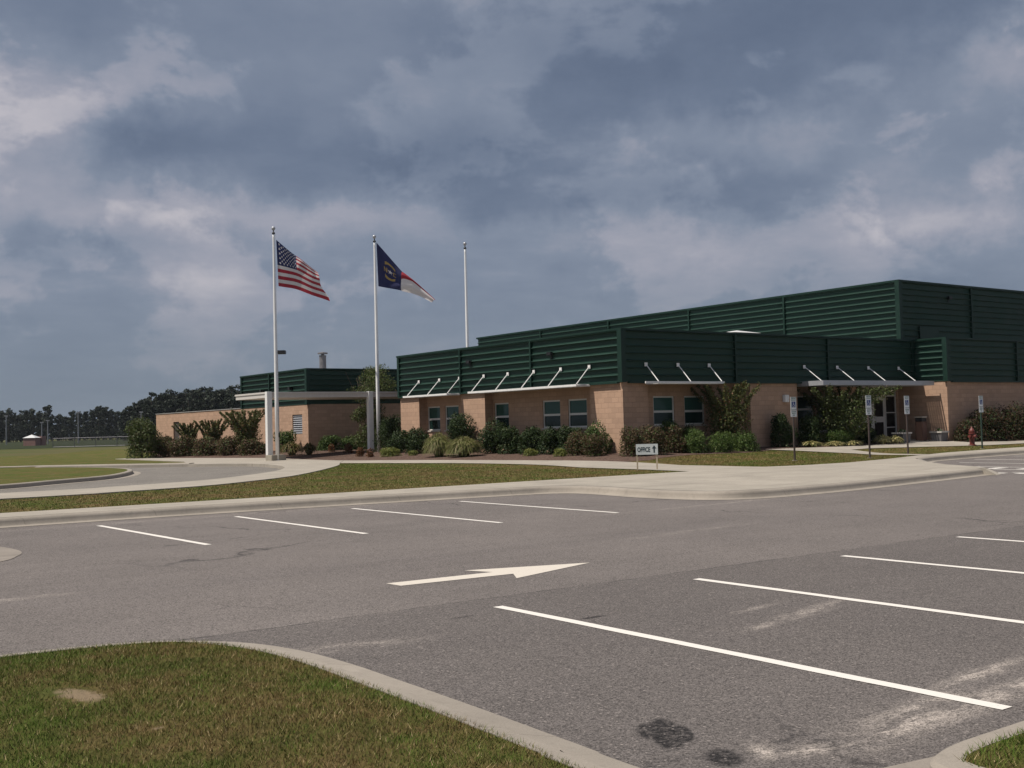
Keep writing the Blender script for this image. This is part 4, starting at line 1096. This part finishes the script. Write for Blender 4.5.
RNG = np.random.default_rng(7)
def leaf_quads(pts, nrm, size, rng, jitter=.8, aspect=.55):
    """diamond leaves at pts with rough facing nrm"""
    n = len(pts); nr = nrm+rng.normal(0, jitter, (n, 3)); nr /= np.linalg.norm(nr, axis=1)[:, None]+1e-9
    r = rng.normal(0, 1, (n, 3)); u = np.cross(nr, r); u /= np.linalg.norm(u, axis=1)[:, None]+1e-9; w = np.cross(nr, u)
    s = (size*rng.uniform(.6, 1.35, n))[:, None]
    return np.stack([pts-u*s*.5, pts-w*s*aspect*.5+nr*s*.06, pts+u*s*.5, pts+w*s*aspect*.5+nr*s*.06], 1)
def bush_points(x, y, z, r, h, n, rng, flat=.35, lobes=9, rough=.28):
    """points in an irregular, lobed crown resting on the ground"""
    cen = []; 
    for i in range(lobes):
        a = rng.uniform(0, 2*math.pi); q = rng.uniform(.15, .62)*r; cz = rng.uniform(.30, .72)*h
        cen.append((x+q*math.cos(a), y+q*math.sin(a), z+cz, rng.uniform(.30, .52)*r, rng.uniform(.22, .36)*h))
    cen.append((x, y, z+h*.55, r*.62, h*.45))
    P_, N_ = [], []
    w = np.array([c[3]**2*.5+c[3]*c[4] for c in cen]); w /= w.sum(); cnt = rng.multinomial(n, w)
    for c, k in zip(cen, cnt):
        d = rng.normal(0, 1, (k, 3)); d /= np.linalg.norm(d, axis=1)[:, None]
        rad_ = 1-np.abs(rng.normal(0, .20, k))+rng.normal(0, rough*.3, k)
        p = np.array(c[:3])+d*rad_[:, None]*np.array([c[3], c[3], c[4]]); P_.append(p); N_.append(d)
    p = np.concatenate(P_); nn = np.concatenate(N_)
    k = p[:, 2] > z-.01
    sk = int(n*.16); a = rng.uniform(0, 2*math.pi, sk); q = r*.85*np.sqrt(rng.uniform(.2, 1, sk))
    low = np.stack([x+q*np.cos(a), y+q*np.sin(a), z+rng.uniform(0, h*.35, sk)], 1); ln = np.stack([np.cos(a), np.sin(a), np.full(sk, .3)], 1)
    return np.concatenate([p[k], low]), np.concatenate([nn[k], ln])
def stems(mb, x, y, z, h, n, r, rng, spread=.35, segs=4):
    tips = []
    for i in range(n):
        a = rng.uniform(0, 2*math.pi); sp = rng.uniform(.3, 1)*spread; p = Vector((x+rng.normal(0, .03), y+rng.normal(0, .03), z-.03)); rr = r
        pts = [p.copy()]
        for k in range(segs):
            q = p+Vector((math.cos(a)*sp*(k+1)/segs*1.6/segs+rng.normal(0, .03), math.sin(a)*sp*(k+1)/segs*1.6/segs+rng.normal(0, .03), h/segs*rng.uniform(.85, 1.1)))
            mb.tube(p, q, rr, rr*.78, seg=5, caps=False); rr *= .78; p = q; pts.append(p.copy()); a += rng.normal(0, .35)
        tips.append(pts)
    return tips
def shrub(name, x, y, r, h, leafmat, label, cat='shrub', group=None, size=.085, dens=1.0, seed=0, lobes=9, stem=True, aspect=.55, flower=None):
    rng = np.random.default_rng(seed); z = zt(x, y)
    t_ = thing(name, (x, y, z), label, cat, group)
    area = 4*r*r+6*r*h; n = int(np.clip(area*520*dens*(.085/size)**1.4, 120, 5200))
    p, nn = bush_points(x, y, z, r, h, n, rng, lobes=lobes)
    raw_mesh('foliage', leaf_quads(p, nn, size, rng, aspect=aspect), 4, leafmat, t_)
    if stem:
        mb = MB(); stems(mb, x, y, z, h*.6, 5, .022, rng, r*.6); mb.build('stems', 'bark', t_)
    if flower:
        k = rng.choice(len(p), int(len(p)*flower), False); raw_mesh('blooms', leaf_quads(p[k]+nn[k]*.03, nn[k], size*.6, rng), 4, 'leaf flower', t_)
    return t_
def clump(name, x, y, r, h, matname, label, n=700, seed=0, cat='ornamental grass', group=None, w=.016):
    rng = np.random.default_rng(seed); z = zt(x, y); out = []
    a = rng.uniform(0, 2*math.pi, n); R = r*np.sqrt(rng.uniform(.02, 1.15, n)); hh = h*rng.uniform(.7, 1.05, n)*(1-.30*(R/r/1.1)**2)
    b0 = .22*R
    for i in range(n):
        c, s = math.cos(a[i]), math.sin(a[i]); wv = np.array([-s, c, 0])*w*rng.uniform(.6, 1.2)
        pts = []
        dr = rng.uniform(.15, .95)*(R[i]/r)
        for k, t_ in enumerate((0, .4, .75, 1.0)):
            q = b0[i]+(R[i]*1.05-b0[i])*t_**1.25; zz = hh[i]*(1-(1-t_)**2.2)*(1-dr*t_**3); pts.append(np.array([x+c*q, y+s*q, z+zz]))
        for k, (w0, w1) in enumerate(((1, 1), (1, .8), (.8, .12))): out.append([pts[k]-wv*w0, pts[k]+wv*w0, pts[k+1]+wv*w1, pts[k+1]-wv*w1])
    o = raw_mesh(name, np.array(out), 4, matname, None, (x, y, z)); return tag(o, label, cat, group)

def planter(x, y, label, seed):
    z = zt(x, y)+.02
    t_ = thing('planter', (x, y, z), label, 'planter')
    mb = MB(); w0, w1, hh = .25, .29, .40
    c0 = [(x-w0, y-w0, z), (x+w0, y-w0, z), (x+w0, y+w0, z), (x-w0, y+w0, z)]; c1 = [(x-w1, y-w1, z+hh), (x+w1, y-w1, z+hh), (x+w1, y+w1, z+hh), (x-w1, y+w1, z+hh)]
    for i in range(4): mb.quad(c0[i], c0[(i+1) % 4], c1[(i+1) % 4], c1[i])
    mb.build('pot', 'planter grey', t_)
    mb = MB()
    for q in ((-.33, -.33, .33, -.26), (-.33, .26, .33, .33), (-.33, -.259, -.26, .259), (.26, -.259, .33, .259)): mb.box(x+q[0], y+q[1], z+hh, x+q[2], y+q[3], z+hh+.07)
    mb.build('rim', 'planter rim', t_)
    mb = MB(); mb.quad((x-.26, y-.26, z+hh+.02), (x+.26, y-.26, z+hh+.02), (x+.26, y+.26, z+hh+.02), (x-.26, y+.26, z+hh+.02)); mb.build('soil', 'soil', t_)
    rng = np.random.default_rng(seed)
    p, nn = bush_points(x, y, z+hh, .25, .22, 220, rng, lobes=6); raw_mesh('foliage', leaf_quads(p, nn, .07, rng), 4, 'leaf bloom', t_)
planter(45.25, 31.4, 'grey square planter with pale rim left of the tall brown bin', 5)
planter(47.85, 31.15, 'grey square planter with pale rim and white blooms against the lit block wall', 6)

# ------------------------------------------------------------------ planting around the school
SEED = [100]
def nx(): SEED[0] += 1; return SEED[0]
FB = 'foundation shrubs around the school'
# far left bed
shrub('evergreen_bush', 22.87, 70.74, 1.2, 2.65, 'leaf tree', 'large dark evergreen bush at the far left end of the low block wing', size=.13, seed=nx(), dens=1.1)
far_red = [(24.53, 71.34, .75, 1.26, 'reddish brown shrub right beside the large dark evergreen bush at the far left'), (25.11, 69.14, .8, 1.26, 'reddish brown shrub second from the large dark evergreen bush at the far left'),
           (25.66, 66.85, .78, 1.08, 'reddish brown shrub midway along the low block wing'), (26.19, 64.52, .75, 1.09, 'reddish brown shrub under the tallest spiky young tree of the low wing'),
           (26.42, 61.8, .66, .9, 'low reddish brown shrub just left of the first white column')]
for x, y, r, h, lb in far_red: shrub('red_shrub', x, y, r*1.45, h*1.08, 'leaf red', lb, group=FB, size=.11, seed=nx())
def myrtle(x, y, r, h, label, n=22, leafmat='leaf myrtle', dens=1.0, size=.10, low=.1, rstem=.028, name='crape_myrtle', seed=None):
    sd = seed or nx(); rng = np.random.default_rng(sd); z = zt(x, y); t_ = thing(name, (x, y, z), label, 'tree')
    mb = MB(); tips = stems(mb, x, y, z, h*.98, n, rstem, rng, r*1.5, 6); mb.build('trunk', 'bark', t_)
    pts, nn = [], []
    for tp in tips:
        for k in range(1, len(tp)):
            f = k/(len(tp)-1)
            if f < low: continue
            a, b = tp[k-1], tp[k]; m_ = int(100*dens*(1.3-.65*f))
            q = np.array(a)+(np.array(b)-np.array(a))*rng.uniform(0, 1, m_)[:, None]
            d = rng.normal(0, 1, (m_, 3)); d /= np.linalg.norm(d, axis=1)[:, None]
            pts.append(q+d*(r*.27*(1.35-1.05*f))*rng.uniform(.1, 1, m_)[:, None]); nn.append(d)
    # leafy body from the ground up, loose at the surface
    nb = int(1500*dens*r*h/3.0); d = rng.normal(0, 1, (nb, 3)); d /= np.linalg.norm(d, axis=1)[:, None]
    pts.append(np.array([x, y, z+h*.42])+d*np.array([r*.72, r*.72, h*.40])*(rng.uniform(.25, 1, nb)**.5*rng.uniform(.8, 1.15, nb))[:, None]); nn.append(d)
    p = np.concatenate(pts); raw_mesh('crown', leaf_quads(p, np.concatenate(nn), size, rng), 4, leafmat, t_)
    return t_
myrtle(26.05, 70.99, .8, 2.1, 'smallest spiky young crape myrtle, nearest the dark door of the low wing', dens=1.1, size=.12)
myrtle(26.33, 67.75, .9, 2.25, 'middle-sized spiky young crape myrtle in front of the low block wing', dens=1.1, size=.12)
myrtle(27.04, 63.97, 1.15, 2.7, 'tallest spiky young crape myrtle of the low wing, left of the first white column', n=30, dens=1.3, size=.12)
clump('grass_clump', 26.48, 56.66, .68, .87, 'leaf brown', 'brownish grass clump just right of the leftmost flagpole', 500, nx(), w=.025)
clump('grass_clump', 26.9, 55.4, .5, .76, 'leaf brown', 'smaller brownish grass clump near the corner of the left block building', 380, nx(), w=.025)
shrub('green_shrub', 28.4, 61.5, .72, 1.25, 'leaf green', 'green shrub under the louvre of the left block building', group=FB, size=.1, seed=nx())
for x, y, r, h, lb in [(30.0, 59.3, .82, .9, 'leftmost low green hedge shrub along the shaded side of the left building'), (31.45, 59.2, .82, .86, 'middle low green hedge shrub along the shaded side of the left building'), (32.5, 58.7, .62, .75, 'rightmost low green hedge shrub, behind the second white column')]:
    shrub('hedge_shrub', x, y, r, h, 'leaf green', lb, group=FB, size=.1, seed=nx(), dens=1.2)
for x, y, r, h, lb in [(28.7, 56.3, .26, .46, 'tiny rust red plant farthest back before the low green hedge'), (28.3, 53.6, .3, .55, 'tiny rust red plant left of the second white column'), (26.39, 48.82, .26, .46, 'tiny rust red plant at the bed edge left of the middle flagpole'), (26.23, 47.49, .25, .43, 'tiny rust red plant at the bed edge below the middle flagpole')]:
    shrub('rust_plant', x, y, r, h, 'leaf rust', lb, 'plant', FB, size=.06, seed=nx(), lobes=5, stem=False)
# tree standing behind the walkway canopy
def bigtree(x, y, h, r, label):
    rng = np.random.default_rng(nx()); z = zt(x, y); t_ = thing('young_tree', (x, y, z), label, 'tree')
    mb = MB(); tips = stems(mb, x, y, z, h*.9, 7, .05, rng, r*1.2, 6); mb.build('trunk', 'bark', t_)
    P_, N_ = [], []
    for i in range(64):
        a = rng.uniform(0, 2*math.pi); f = rng.uniform(.08, .95); q = r*(1-.45*abs(f-.5)*1.6)*rng.uniform(.2, .9)
        c = np.array([x+q*math.cos(a), y+q*math.sin(a), z+f*h]); k = 190; d = rng.normal(0, 1, (k, 3)); d /= np.linalg.norm(d, axis=1)[:, None]
        P_.append(c+d*np.array([.52, .52, .40])*rng.uniform(.3, 1.05, k)[:, None]); N_.append(d)
    raw_mesh('crown', leaf_quads(np.concatenate(P_), np.concatenate(N_), .11, rng), 4, 'leaf tree', t_); return t_
bigtree(31.75, 57.3, 4.95, 1.6, 'dark young tree behind the walkway canopy, its crown against the green wall')
# bed along the sunlit side of the main wing
DK = [(29.35, 50.9, .92, 1.75, 'tall dark shrub at the left end wall of the main wing'), (28.75, 48.92, .66, 1.08, 'dark rounded shrub behind the middle flagpole foot'), (28.3, 46.54, .6, 1.18, 'dark shrub below the leftmost pair of windows'),
      (28.75, 43.5, .74, 1.70, 'tall dark shrub behind the two big grass clumps'), (28.85, 40.94, .62, 1.45, 'tall dark shrub just right of the big grass clumps'), (28.7, 39.44, .6, 1.13, 'dark shrub left of the two middle windows'),
      (28.7, 37.92, .62, 1.07, 'dark shrub under the left one of the two middle windows'), (28.7, 36.59, .62, 1.02, 'dark shrub under the right one of the two middle windows'), (28.85, 35.6, .52, 1.06, 'dark shrub at the left edge of the lit corner pier')]
for x, y, r, h, lb in DK: shrub('dark_shrub', x, y, r*1.2, h*1.08, 'leaf dark', lb, group=FB, size=.085, seed=nx(), dens=1.25)
for x, y, r, h, lb in [(26.77, 46.43, .62, .46, 'broad lime green mound plant below the middle flagpole'), (27.24, 45.2, .26, .27, 'tiny lime green mound plant left of the big grass clumps'), (27.76, 36.81, .36, .33, 'low lime green mound plant in front of the dark shrubs, left one'), (27.7, 34.76, .33, .34, 'low lime green mound plant in front of the dark shrubs, right one')]:
    shrub('mound_plant', x, y, r, h, 'leaf lime', lb, 'plant', FB, size=.055, seed=nx(), lobes=7, stem=False, dens=1.2)
clump('grass_clump', 26.93, 42.44, .74, 1.17, 'blade clump', 'big yellow-green grass clump, left one of the pair in front of the wing', 2600, nx())
clump('grass_clump', 27.13, 40.73, .82, .97, 'blade clump', 'big yellow-green grass clump, right and lower one of the pair in front of the wing', 2800, nx())
shrub('green_shrub', 28.7, 33.6, .58, 1.32, 'leaf green', 'upright green shrub in front of the lit corner pier', group=FB, size=.085, seed=nx(), flower=.012)
RD = [(28.28, 34.3, .5, .88, 'low reddish shrub left of the upright green shrub at the lit pier'), (28.0, 32.95, .46, .78, 'low reddish shrub right in front of the upright green shrub at the lit pier'), (28.56, 31.5, .52, 1.0, 'reddish brown shrub in front of the building corner'), (29.78, 31.6, .56, .97, 'reddish brown shrub behind the OFFICE board'), (31.2, 32.0, .6, .95, 'reddish brown shrub right of the OFFICE board, under the shaded windows')]
for x, y, r, h, lb in RD: shrub('red_shrub', x, y, r*1.2, h*1.15, 'leaf red', lb, group=FB, size=.075, seed=nx(), dens=.95)
shrub('green_shrub', 31.5, 32.65, .5, 1.3, 'leaf green', 'green shrub under the left one of the shaded windows', group=FB, size=.08, seed=nx())
shrub('dark_shrub', 32.75, 32.6, .48, 1.12, 'leaf dark', 'dark shrub between the two shaded windows', group=FB, size=.08, seed=nx(), dens=1.2)
for x, y, r, h, lb in [(31.86, 31.45, .57, .83, 'clipped round green bush, left one of the three in a row'), (32.95, 31.2, .57, .68, 'clipped round green bush, middle one of the three in a row'), (34.35, 31.1, .62, .72, 'clipped round green bush, right one of the three in a row')]:
    shrub('round_bush', x, y, r*1.13, h*1.2, 'leaf round', lb, group=FB, size=.06, seed=nx(), lobes=16, dens=1.35)
myrtle(34.35, 32.05, 1.35, 2.8, 'loose multi-stem crape myrtle covering the right shaded window', n=24, dens=1.7, size=.09, low=.15)
shrub('dark_shrub', 37.85, 32.2, .58, 1.47, 'leaf dark', 'dark shrub alone against the shaded block wall left of the entrance', group=FB, size=.085, seed=nx(), dens=1.3)
shrub('dark_shrub', 39.7, 32.2, .62, 1.38, 'leaf dark', 'dark shrub left of the large tree by the entrance', group=FB, size=.085, seed=nx(), dens=1.3)
shrub('dark_shrub', 43.6, 32.2, .62, .8, 'leaf dark', 'low dark shrub right of the large tree by the entrance', group=FB, size=.085, seed=nx(), dens=1.3)
myrtle(41.7, 32.0, 1.95, 2.72, 'large spreading dark tree under the entrance canopy, hiding the left of the doorway', n=26, dens=1.9, size=.10, low=.12, leafmat='leaf tree', rstem=.035)
shrub('round_bush', 41.0, 31.75, .85, .72, 'leaf green', 'broad low green bush under the large tree by the entrance', group=FB, size=.07, seed=nx(), lobes=14, dens=1.3)
for x, y, r, h, lb in [(38.95, 31.55, .55, .30, 'leftmost yellow ground plant along the entrance bed'), (40.3, 31.35, .5, .26, 'middle yellow ground plant along the entrance bed'), (41.2, 31.1, .48, .30, 'yellow ground plant before the large tree by the entrance'), (43.35, 31.1, .45, .5, 'yellow leafy plant in front of the glass doors, left one'), (44.15, 31.0, .42, .44, 'yellow leafy plant in front of the glass doors, beside the left planter')]:
    clump('yellow_plant', x, y, r, h, 'leaf yellow', lb, 420, nx(), 'plant', FB, .03)
for x, y, r, h, lb in [(48.75, 30.35, .68, 1.05, 'dark red shrub at the corner beside the lit block wall'), (50.4, 30.1, 1.0, 1.62, 'dark red shrub directly behind the hydrant'), (52.6, 30.0, 1.12, 1.88, 'tall dark red shrub at the right, second from the hydrant'), (55.1, 29.95, 1.2, 1.86, 'tall dark red shrub at the right edge of the photo'), (57.5, 29.95, 1.2, 1.7, 'dark red shrub farthest right along the block wall')]:
    shrub('dark_red_shrub', x, y, r, h, 'leaf darkred', lb, group=FB, size=.10, seed=nx(), dens=1.2)

# ------------------------------------------------------------------ grass blades
def blades(name, label, n, pick, zf, h, w, seed, lean=.55):
    rng = np.random.default_rng(seed); xy = pick(rng, n); n = len(xy)
    z = np.array([zf(a_, b_) for a_, b_ in xy]); hh = h*rng.uniform(.45, 1.25, n); an = rng.uniform(0, 2*math.pi, n); ln = rng.normal(0, lean, (n, 2))*hh[:, None]
    dx = np.cos(an)*w*.5*rng.uniform(.6, 1.3, n); dy = np.sin(an)*w*.5
    base = np.column_stack([xy, z-.004])
    a = base+np.column_stack([dx, dy, np.zeros(n)]); b = base-np.column_stack([dx, dy, np.zeros(n)]); c = base+np.column_stack([ln, hh])
    return stuff(raw_mesh(name, np.stack([a, b, c], 1), 3, 'grass blade'), label, 'grass')
def pick_poly(poly, x0, x1, y0, y1, bare=()):
    def f(rng, n):
        q = np.column_stack([rng.uniform(x0, x1, n), rng.uniform(y0, y1, n)])
        k = np.array([inpoly(a_, b_, poly) and not any(((a_-c[0])/c[2])**2+((b_-c[1])/c[3])**2 < rng.uniform(.1, 1.5) for c in bare) for a_, b_ in q]); return q[k]
    return f
near_poly_c = near_poly
blades('near_grass', 'patchy green and brown mown grass on the kerbed island in the near left corner', 250000, pick_poly(near_poly_c, -2.2, 3.56, 2.6, 9.1, [(1.92, 7.1, .13, .26), (1.80, 7.3, .10, .2), (2.02, 6.05, .06, .06)]), lambda x, y: nz(x, y), .031, .0052, 1)
blades('corner_grass', 'patchy mown grass inside the rounded kerb at the near right corner', 26000, pick_poly(r_in+[(14, -6)], 4.3, 6.6, 1.6, 3.4), lambda x, y: .128, .036, .0055, 2)
front_lawn = [(3.5, 24.05), (7.3, 24.0), (13.9, 23.82), (18.9, 23.78), (23.6, 23.7), (24.0, 26.2), (24.35, 30.8), (24.4, 35.8), (23.85, 40.7), (23.2, 45.0), (21.69, 41.9), (18.73, 37.6), (15.81, 33.9), (13.58, 31.95), (11.51, 30.55), (8.54, 29.75), (3.0, 29.4)]
blades('front_grass', 'patchy mown grass strip between the parking lot walk and the bus loop', 150000, pick_poly(front_lawn, 3.5, 24.5, 23.6, 45), zt, .038, .016, 3)
right_lawn = [(27.0, 23.75), (28.5, 23.3), (30.4, 23.2), (33.5, 23.9), (36.6, 24.9), (36.6, 27.6), (36.0, 29.9), (35.5, 30.9), (33.5, 30.3), (31, 30.6), (29, 30.1), (27.2, 29.3), (27.05, 26.4)]
blades('side_grass', 'mown grass patch between the walk, the bed and the first two parking signs', 42000, pick_poly(right_lawn, 26.8, 37, 23, 31), zt, .038, .018, 4)
right2 = [(37.6, 25.2), (44.5, 26.1), (60, 26.6), (60, 27.9), (50, 27.8), (46.5, 27.9), (43.4, 28.5), (40, 29.2), (38.7, 28.9), (38.0, 27.5)]
blades('verge_grass', 'mown grass verge around the hydrant and the last two parking signs', 30000, pick_poly(right2, 37.5, 60, 25, 29.3), zt, .038, .02, 5)

# ------------------------------------------------------------------ far background
def at(px, D):
    """plan position at a bearing given by the photo column, D metres out along the camera's heading"""
    b = YAW+math.atan((px-512)/FPX); r = D/math.cos(b-YAW); return r*math.sin(b), r*math.cos(b)
mb = MB()
A_ = [at(-160, 150), at(250, 152), at(330, 430), at(-260, 430)]
for i in range(1): mb.face([(*q, .17) for q in A_])
stuff(mb.build('rough_meadow', 'meadow'), 'dark rough grass across the far edge of the playing field', 'meadow')
# chain link fence across the field
f0, f1 = at(52, 158), at(262, 158); fd = Vector((f1[0]-f0[0], f1[1]-f0[1])); FL = fd.length; fd /= FL
fc = thing('chain_link_fence', (f0[0], f0[1], .15), 'long grey chain link fence across the far side of the field', 'fence')
mb = MB()
for z in (.25, 1.45): mb.tube((f0[0], f0[1], z), (f1[0], f1[1], z), .03, seg=5)
mb.build('rail', 'fence wire', fc)
mb = MB(); k = int(FL/.22)
for i in range(k):
    for s_ in (0, 1):
        a0 = i*.22; a1 = a0+(.6 if s_ else -.6)
        p, q = (f0[0]+fd.x*a0, f0[1]+fd.y*a0), (f0[0]+fd.x*a1, f0[1]+fd.y*a1); n_ = Vector((fd.x, fd.y))*.012
        mb.quad((p[0]-n_.x, p[1]-n_.y, .25), (p[0]+n_.x, p[1]+n_.y, .25), (q[0]+n_.x, q[1]+n_.y, 1.45), (q[0]-n_.x, q[1]-n_.y, 1.45))
mb.build('mesh', 'fence wire', fc)
for i in range(int(FL/3)+1):
    p = (f0[0]+fd.x*i*3, f0[1]+fd.y*i*3); mb = MB(); mb.tube((*p, .1), (*p, 1.55), .04, seg=6); mb.build('post', 'fence wire', fc)
sx_, sy_ = at(31, 205)
sh = thing('small_shed', (sx_, sy_, .15), 'tiny reddish shed with a white peaked roof across the field', 'shed')
mb = MB(); mb.obox((sx_, sy_, .85), tuple(RGT*1.1), tuple(DEP*1.1), (0, 0, .75)); mb.build('wall', 'shed wall', sh)
mb = MB(); c = [Vector((sx_, sy_, 1.6))+RGT*a_*1.2+DEP*b_*1.2 for a_, b_ in ((-1, -1), (1, -1), (1, 1), (-1, 1))]; tp = (sx_, sy_, 2.2)
for i in range(4): mb.face([tuple(c[i]), tuple(c[(i+1) % 4]), tp])
mb.face([tuple(q) for q in c[::-1]]); mb.build('roof', 'white roof', sh)
s2 = at(39.5, 207); mb = MB(); mb.obox((s2[0], s2[1], 1.0), tuple(RGT*.7), tuple(DEP*.9), (0, 0, .88)); o = mb.build('dugout', 'shed wall', None, (s2[0], s2[1], .15), bevel=.05); tag(o, 'tiny flat-roofed reddish hut beside the white-roofed shed', 'hut')
fp = None
for px, D, h, lb in ((5.5, 250, 6.6, 'thin floodlight pole at the far left edge of the field'), (41, 240, 4.8, 'short thin floodlight pole behind the tiny shed'), (47, 240, 5.2, 'thin floodlight pole just right of the tiny shed'), (77.5, 235, 6.6, 'thin floodlight pole in front of the middle of the far trees'), (140.5, 225, 6.2, 'thin floodlight pole left of the pine wood, above the dark evergreen bush')):
    x, y = at(px, D); t_ = thing('field_light_pole', (x, y, .15), lb, 'light pole', 'floodlight poles around the field')
    mb = MB(); mb.tube((x, y, .1), (x, y, h), .13, .10, seg=6); mb.build('post', 'far pole', t_)
    mb = MB(); mb.obox((x, y, h), tuple(RGT*.35), tuple(DEP*.1), (0, 0, .12)); mb.build('lamp_bar', 'far pole', t_)

def pine_proto(kind, seed):
    rng = np.random.default_rng(seed); h = 1.0*14
    t_ = thing('pine_tree', (0, 0, 0), 'dark pine in the far wood', 'tree')
    mb = MB(); mb.tube((0, 0, 0), (.2, .1, h*.93), .22, .06, seg=6); mb.build('trunk', 'pine bark', t_)
    P_, N_ = [], []
    nb = 30 if kind == 0 else 24
    for i in range(nb):
        if kind == 0: f = rng.uniform(.12, 1.0); q = 2.3*(1-.55*f)*rng.uniform(.1, 1)
        else: f = rng.uniform(.48, 1.0); q = 2.6*(1-.5*abs(f-.75)*2.2)*rng.uniform(.1, 1)
        a = rng.uniform(0, 2*math.pi); c = np.array([q*math.cos(a), q*math.sin(a), f*h-.5]); k = 34; d = rng.normal(0, 1, (k, 3)); d /= np.linalg.norm(d, axis=1)[:, None]
        P_.append(c+d*np.array([1.05, 1.05, .75])*rng.uniform(.35, 1.1, k)[:, None]*(1.15-.35*f)); N_.append(d)
    raw_mesh('crown', leaf_quads(np.concatenate(P_), np.concatenate(N_), .72, rng, aspect=.7), 4, 'leaf pine', t_)
    return t_
protos = [pine_proto(0, 11), pine_proto(0, 12), pine_proto(0, 13), pine_proto(1, 14), pine_proto(1, 15)]
used = [False]*5
rnd = random.Random(5)
def put_tree(i, x, y, s, label, group):
    loc = (x, y, .12)
    if not used[i]: used[i] = True; o = protos[i]; o.location = loc; o['label'] = label; o['group'] = group
    else: o = dup(protos[i], loc, label, group)
    o.scale = (s*rnd.uniform(.85, 1.2), s*rnd.uniform(.85, 1.2), s); o.rotation_euler = (0, 0, rnd.uniform(0, 6.28))
# row beyond the left of the field: top heights follow the skyline
def skyline(px, tab):
    for (a_, b_), (c_, d_) in zip(tab, tab[1:]):
        if a_ <= px <= c_: return b_+(d_-b_)*(px-a_)/(c_-a_)
    return tab[-1][1]
left_tab = [(-60, 416), (0, 414), (6, 411), (14, 419), (24, 413), (34, 414), (40, 416), (46, 410), (52, 420), (58, 418), (64, 423), (72, 415), (90, 415), (95, 409), (106, 410), (114, 416), (130, 417), (140, 419)]
for row, (D, dh) in enumerate(((395, 0), (402, 2.5), (410, 5))):
    px = -58.0+row*2.3
    while px < 132:
        top = skyline(px, left_tab)+dh*rnd.uniform(.3, 1.3); hor = 430-.0254*(px-512)+.6
        h = (hor-top)*D/FPX+1.65; x, y = at(px, D+rnd.uniform(-4, 4)); put_tree(rnd.choice((0, 1, 2, 3, 4)) if row == 0 else rnd.choice((0, 1, 2)), x, y, max(h, 3)/14.2, 'dark tree of the low far wood behind the playing field at left', 'trees of the far wood')
        px += rnd.uniform(5.2, 7.5)
px = -60.0
while px < 135:
    x, y = at(px, 391+rnd.uniform(-3, 3)); put_tree(rnd.choice((0, 1, 2)), x, y, rnd.uniform(4, 6.5)/14.2, 'low dark undergrowth tree at the foot of the far wood at left', 'undergrowth of the far wood'); o_ = COL.objects[-1]
    px += rnd.uniform(4, 6)
right_tab = [(122, 414), (130, 408), (142, 402), (152, 397.5), (165, 395.5), (180, 394.5), (195, 391.5), (215, 391), (235, 390.5), (262, 390), (300, 392), (420, 398)]
for row, (D, dh) in enumerate(((300, 0), (306, 1.5), (312, 3), (296, 12))):
    px = 123.0+row*1.5
    while px < 300:
        top = skyline(px, right_tab)+dh*rnd.uniform(.5, 1.2)+rnd.uniform(-1.2, 1.8); hor = 430-.0254*(px-512)+.6
        h = (hor-top)*D/FPX+1.65; x, y = at(px, D+rnd.uniform(-2, 2)); put_tree(rnd.choice((0, 1, 2)), x, y, max(h, 3)/14.2, 'dark pine of the tall wood rising behind the low block wing', 'pines of the tall wood')
        px += rnd.uniform(4.6, 6.8)
for i in range(5):
    if not used[i]:
        for c in list(protos[i].children): bpy.data.objects.remove(c)
        bpy.data.objects.remove(protos[i])

# ------------------------------------------------------------------ humid air
mm = bpy.data.materials.new('haze'); mm.use_nodes = True; t = NT(mm.node_tree); t.n.clear()
o_ = t.add('ShaderNodeOutputMaterial'); v_ = t.add('ShaderNodeVolumePrincipled'); v_.inputs['Density'].default_value = .00009; v_.inputs['Color'].default_value = (.80, .87, .95, 1)
t.l.new(v_.outputs[0], o_.inputs['Volume']); MATS['haze'] = mm
mb = MB(); mb.box(-700, -620, -1.1, 1200, 1100, 30); hz_ = mb.build('haze', 'haze'); stuff(hz_, 'thin humid haze hanging over the whole site', 'haze')
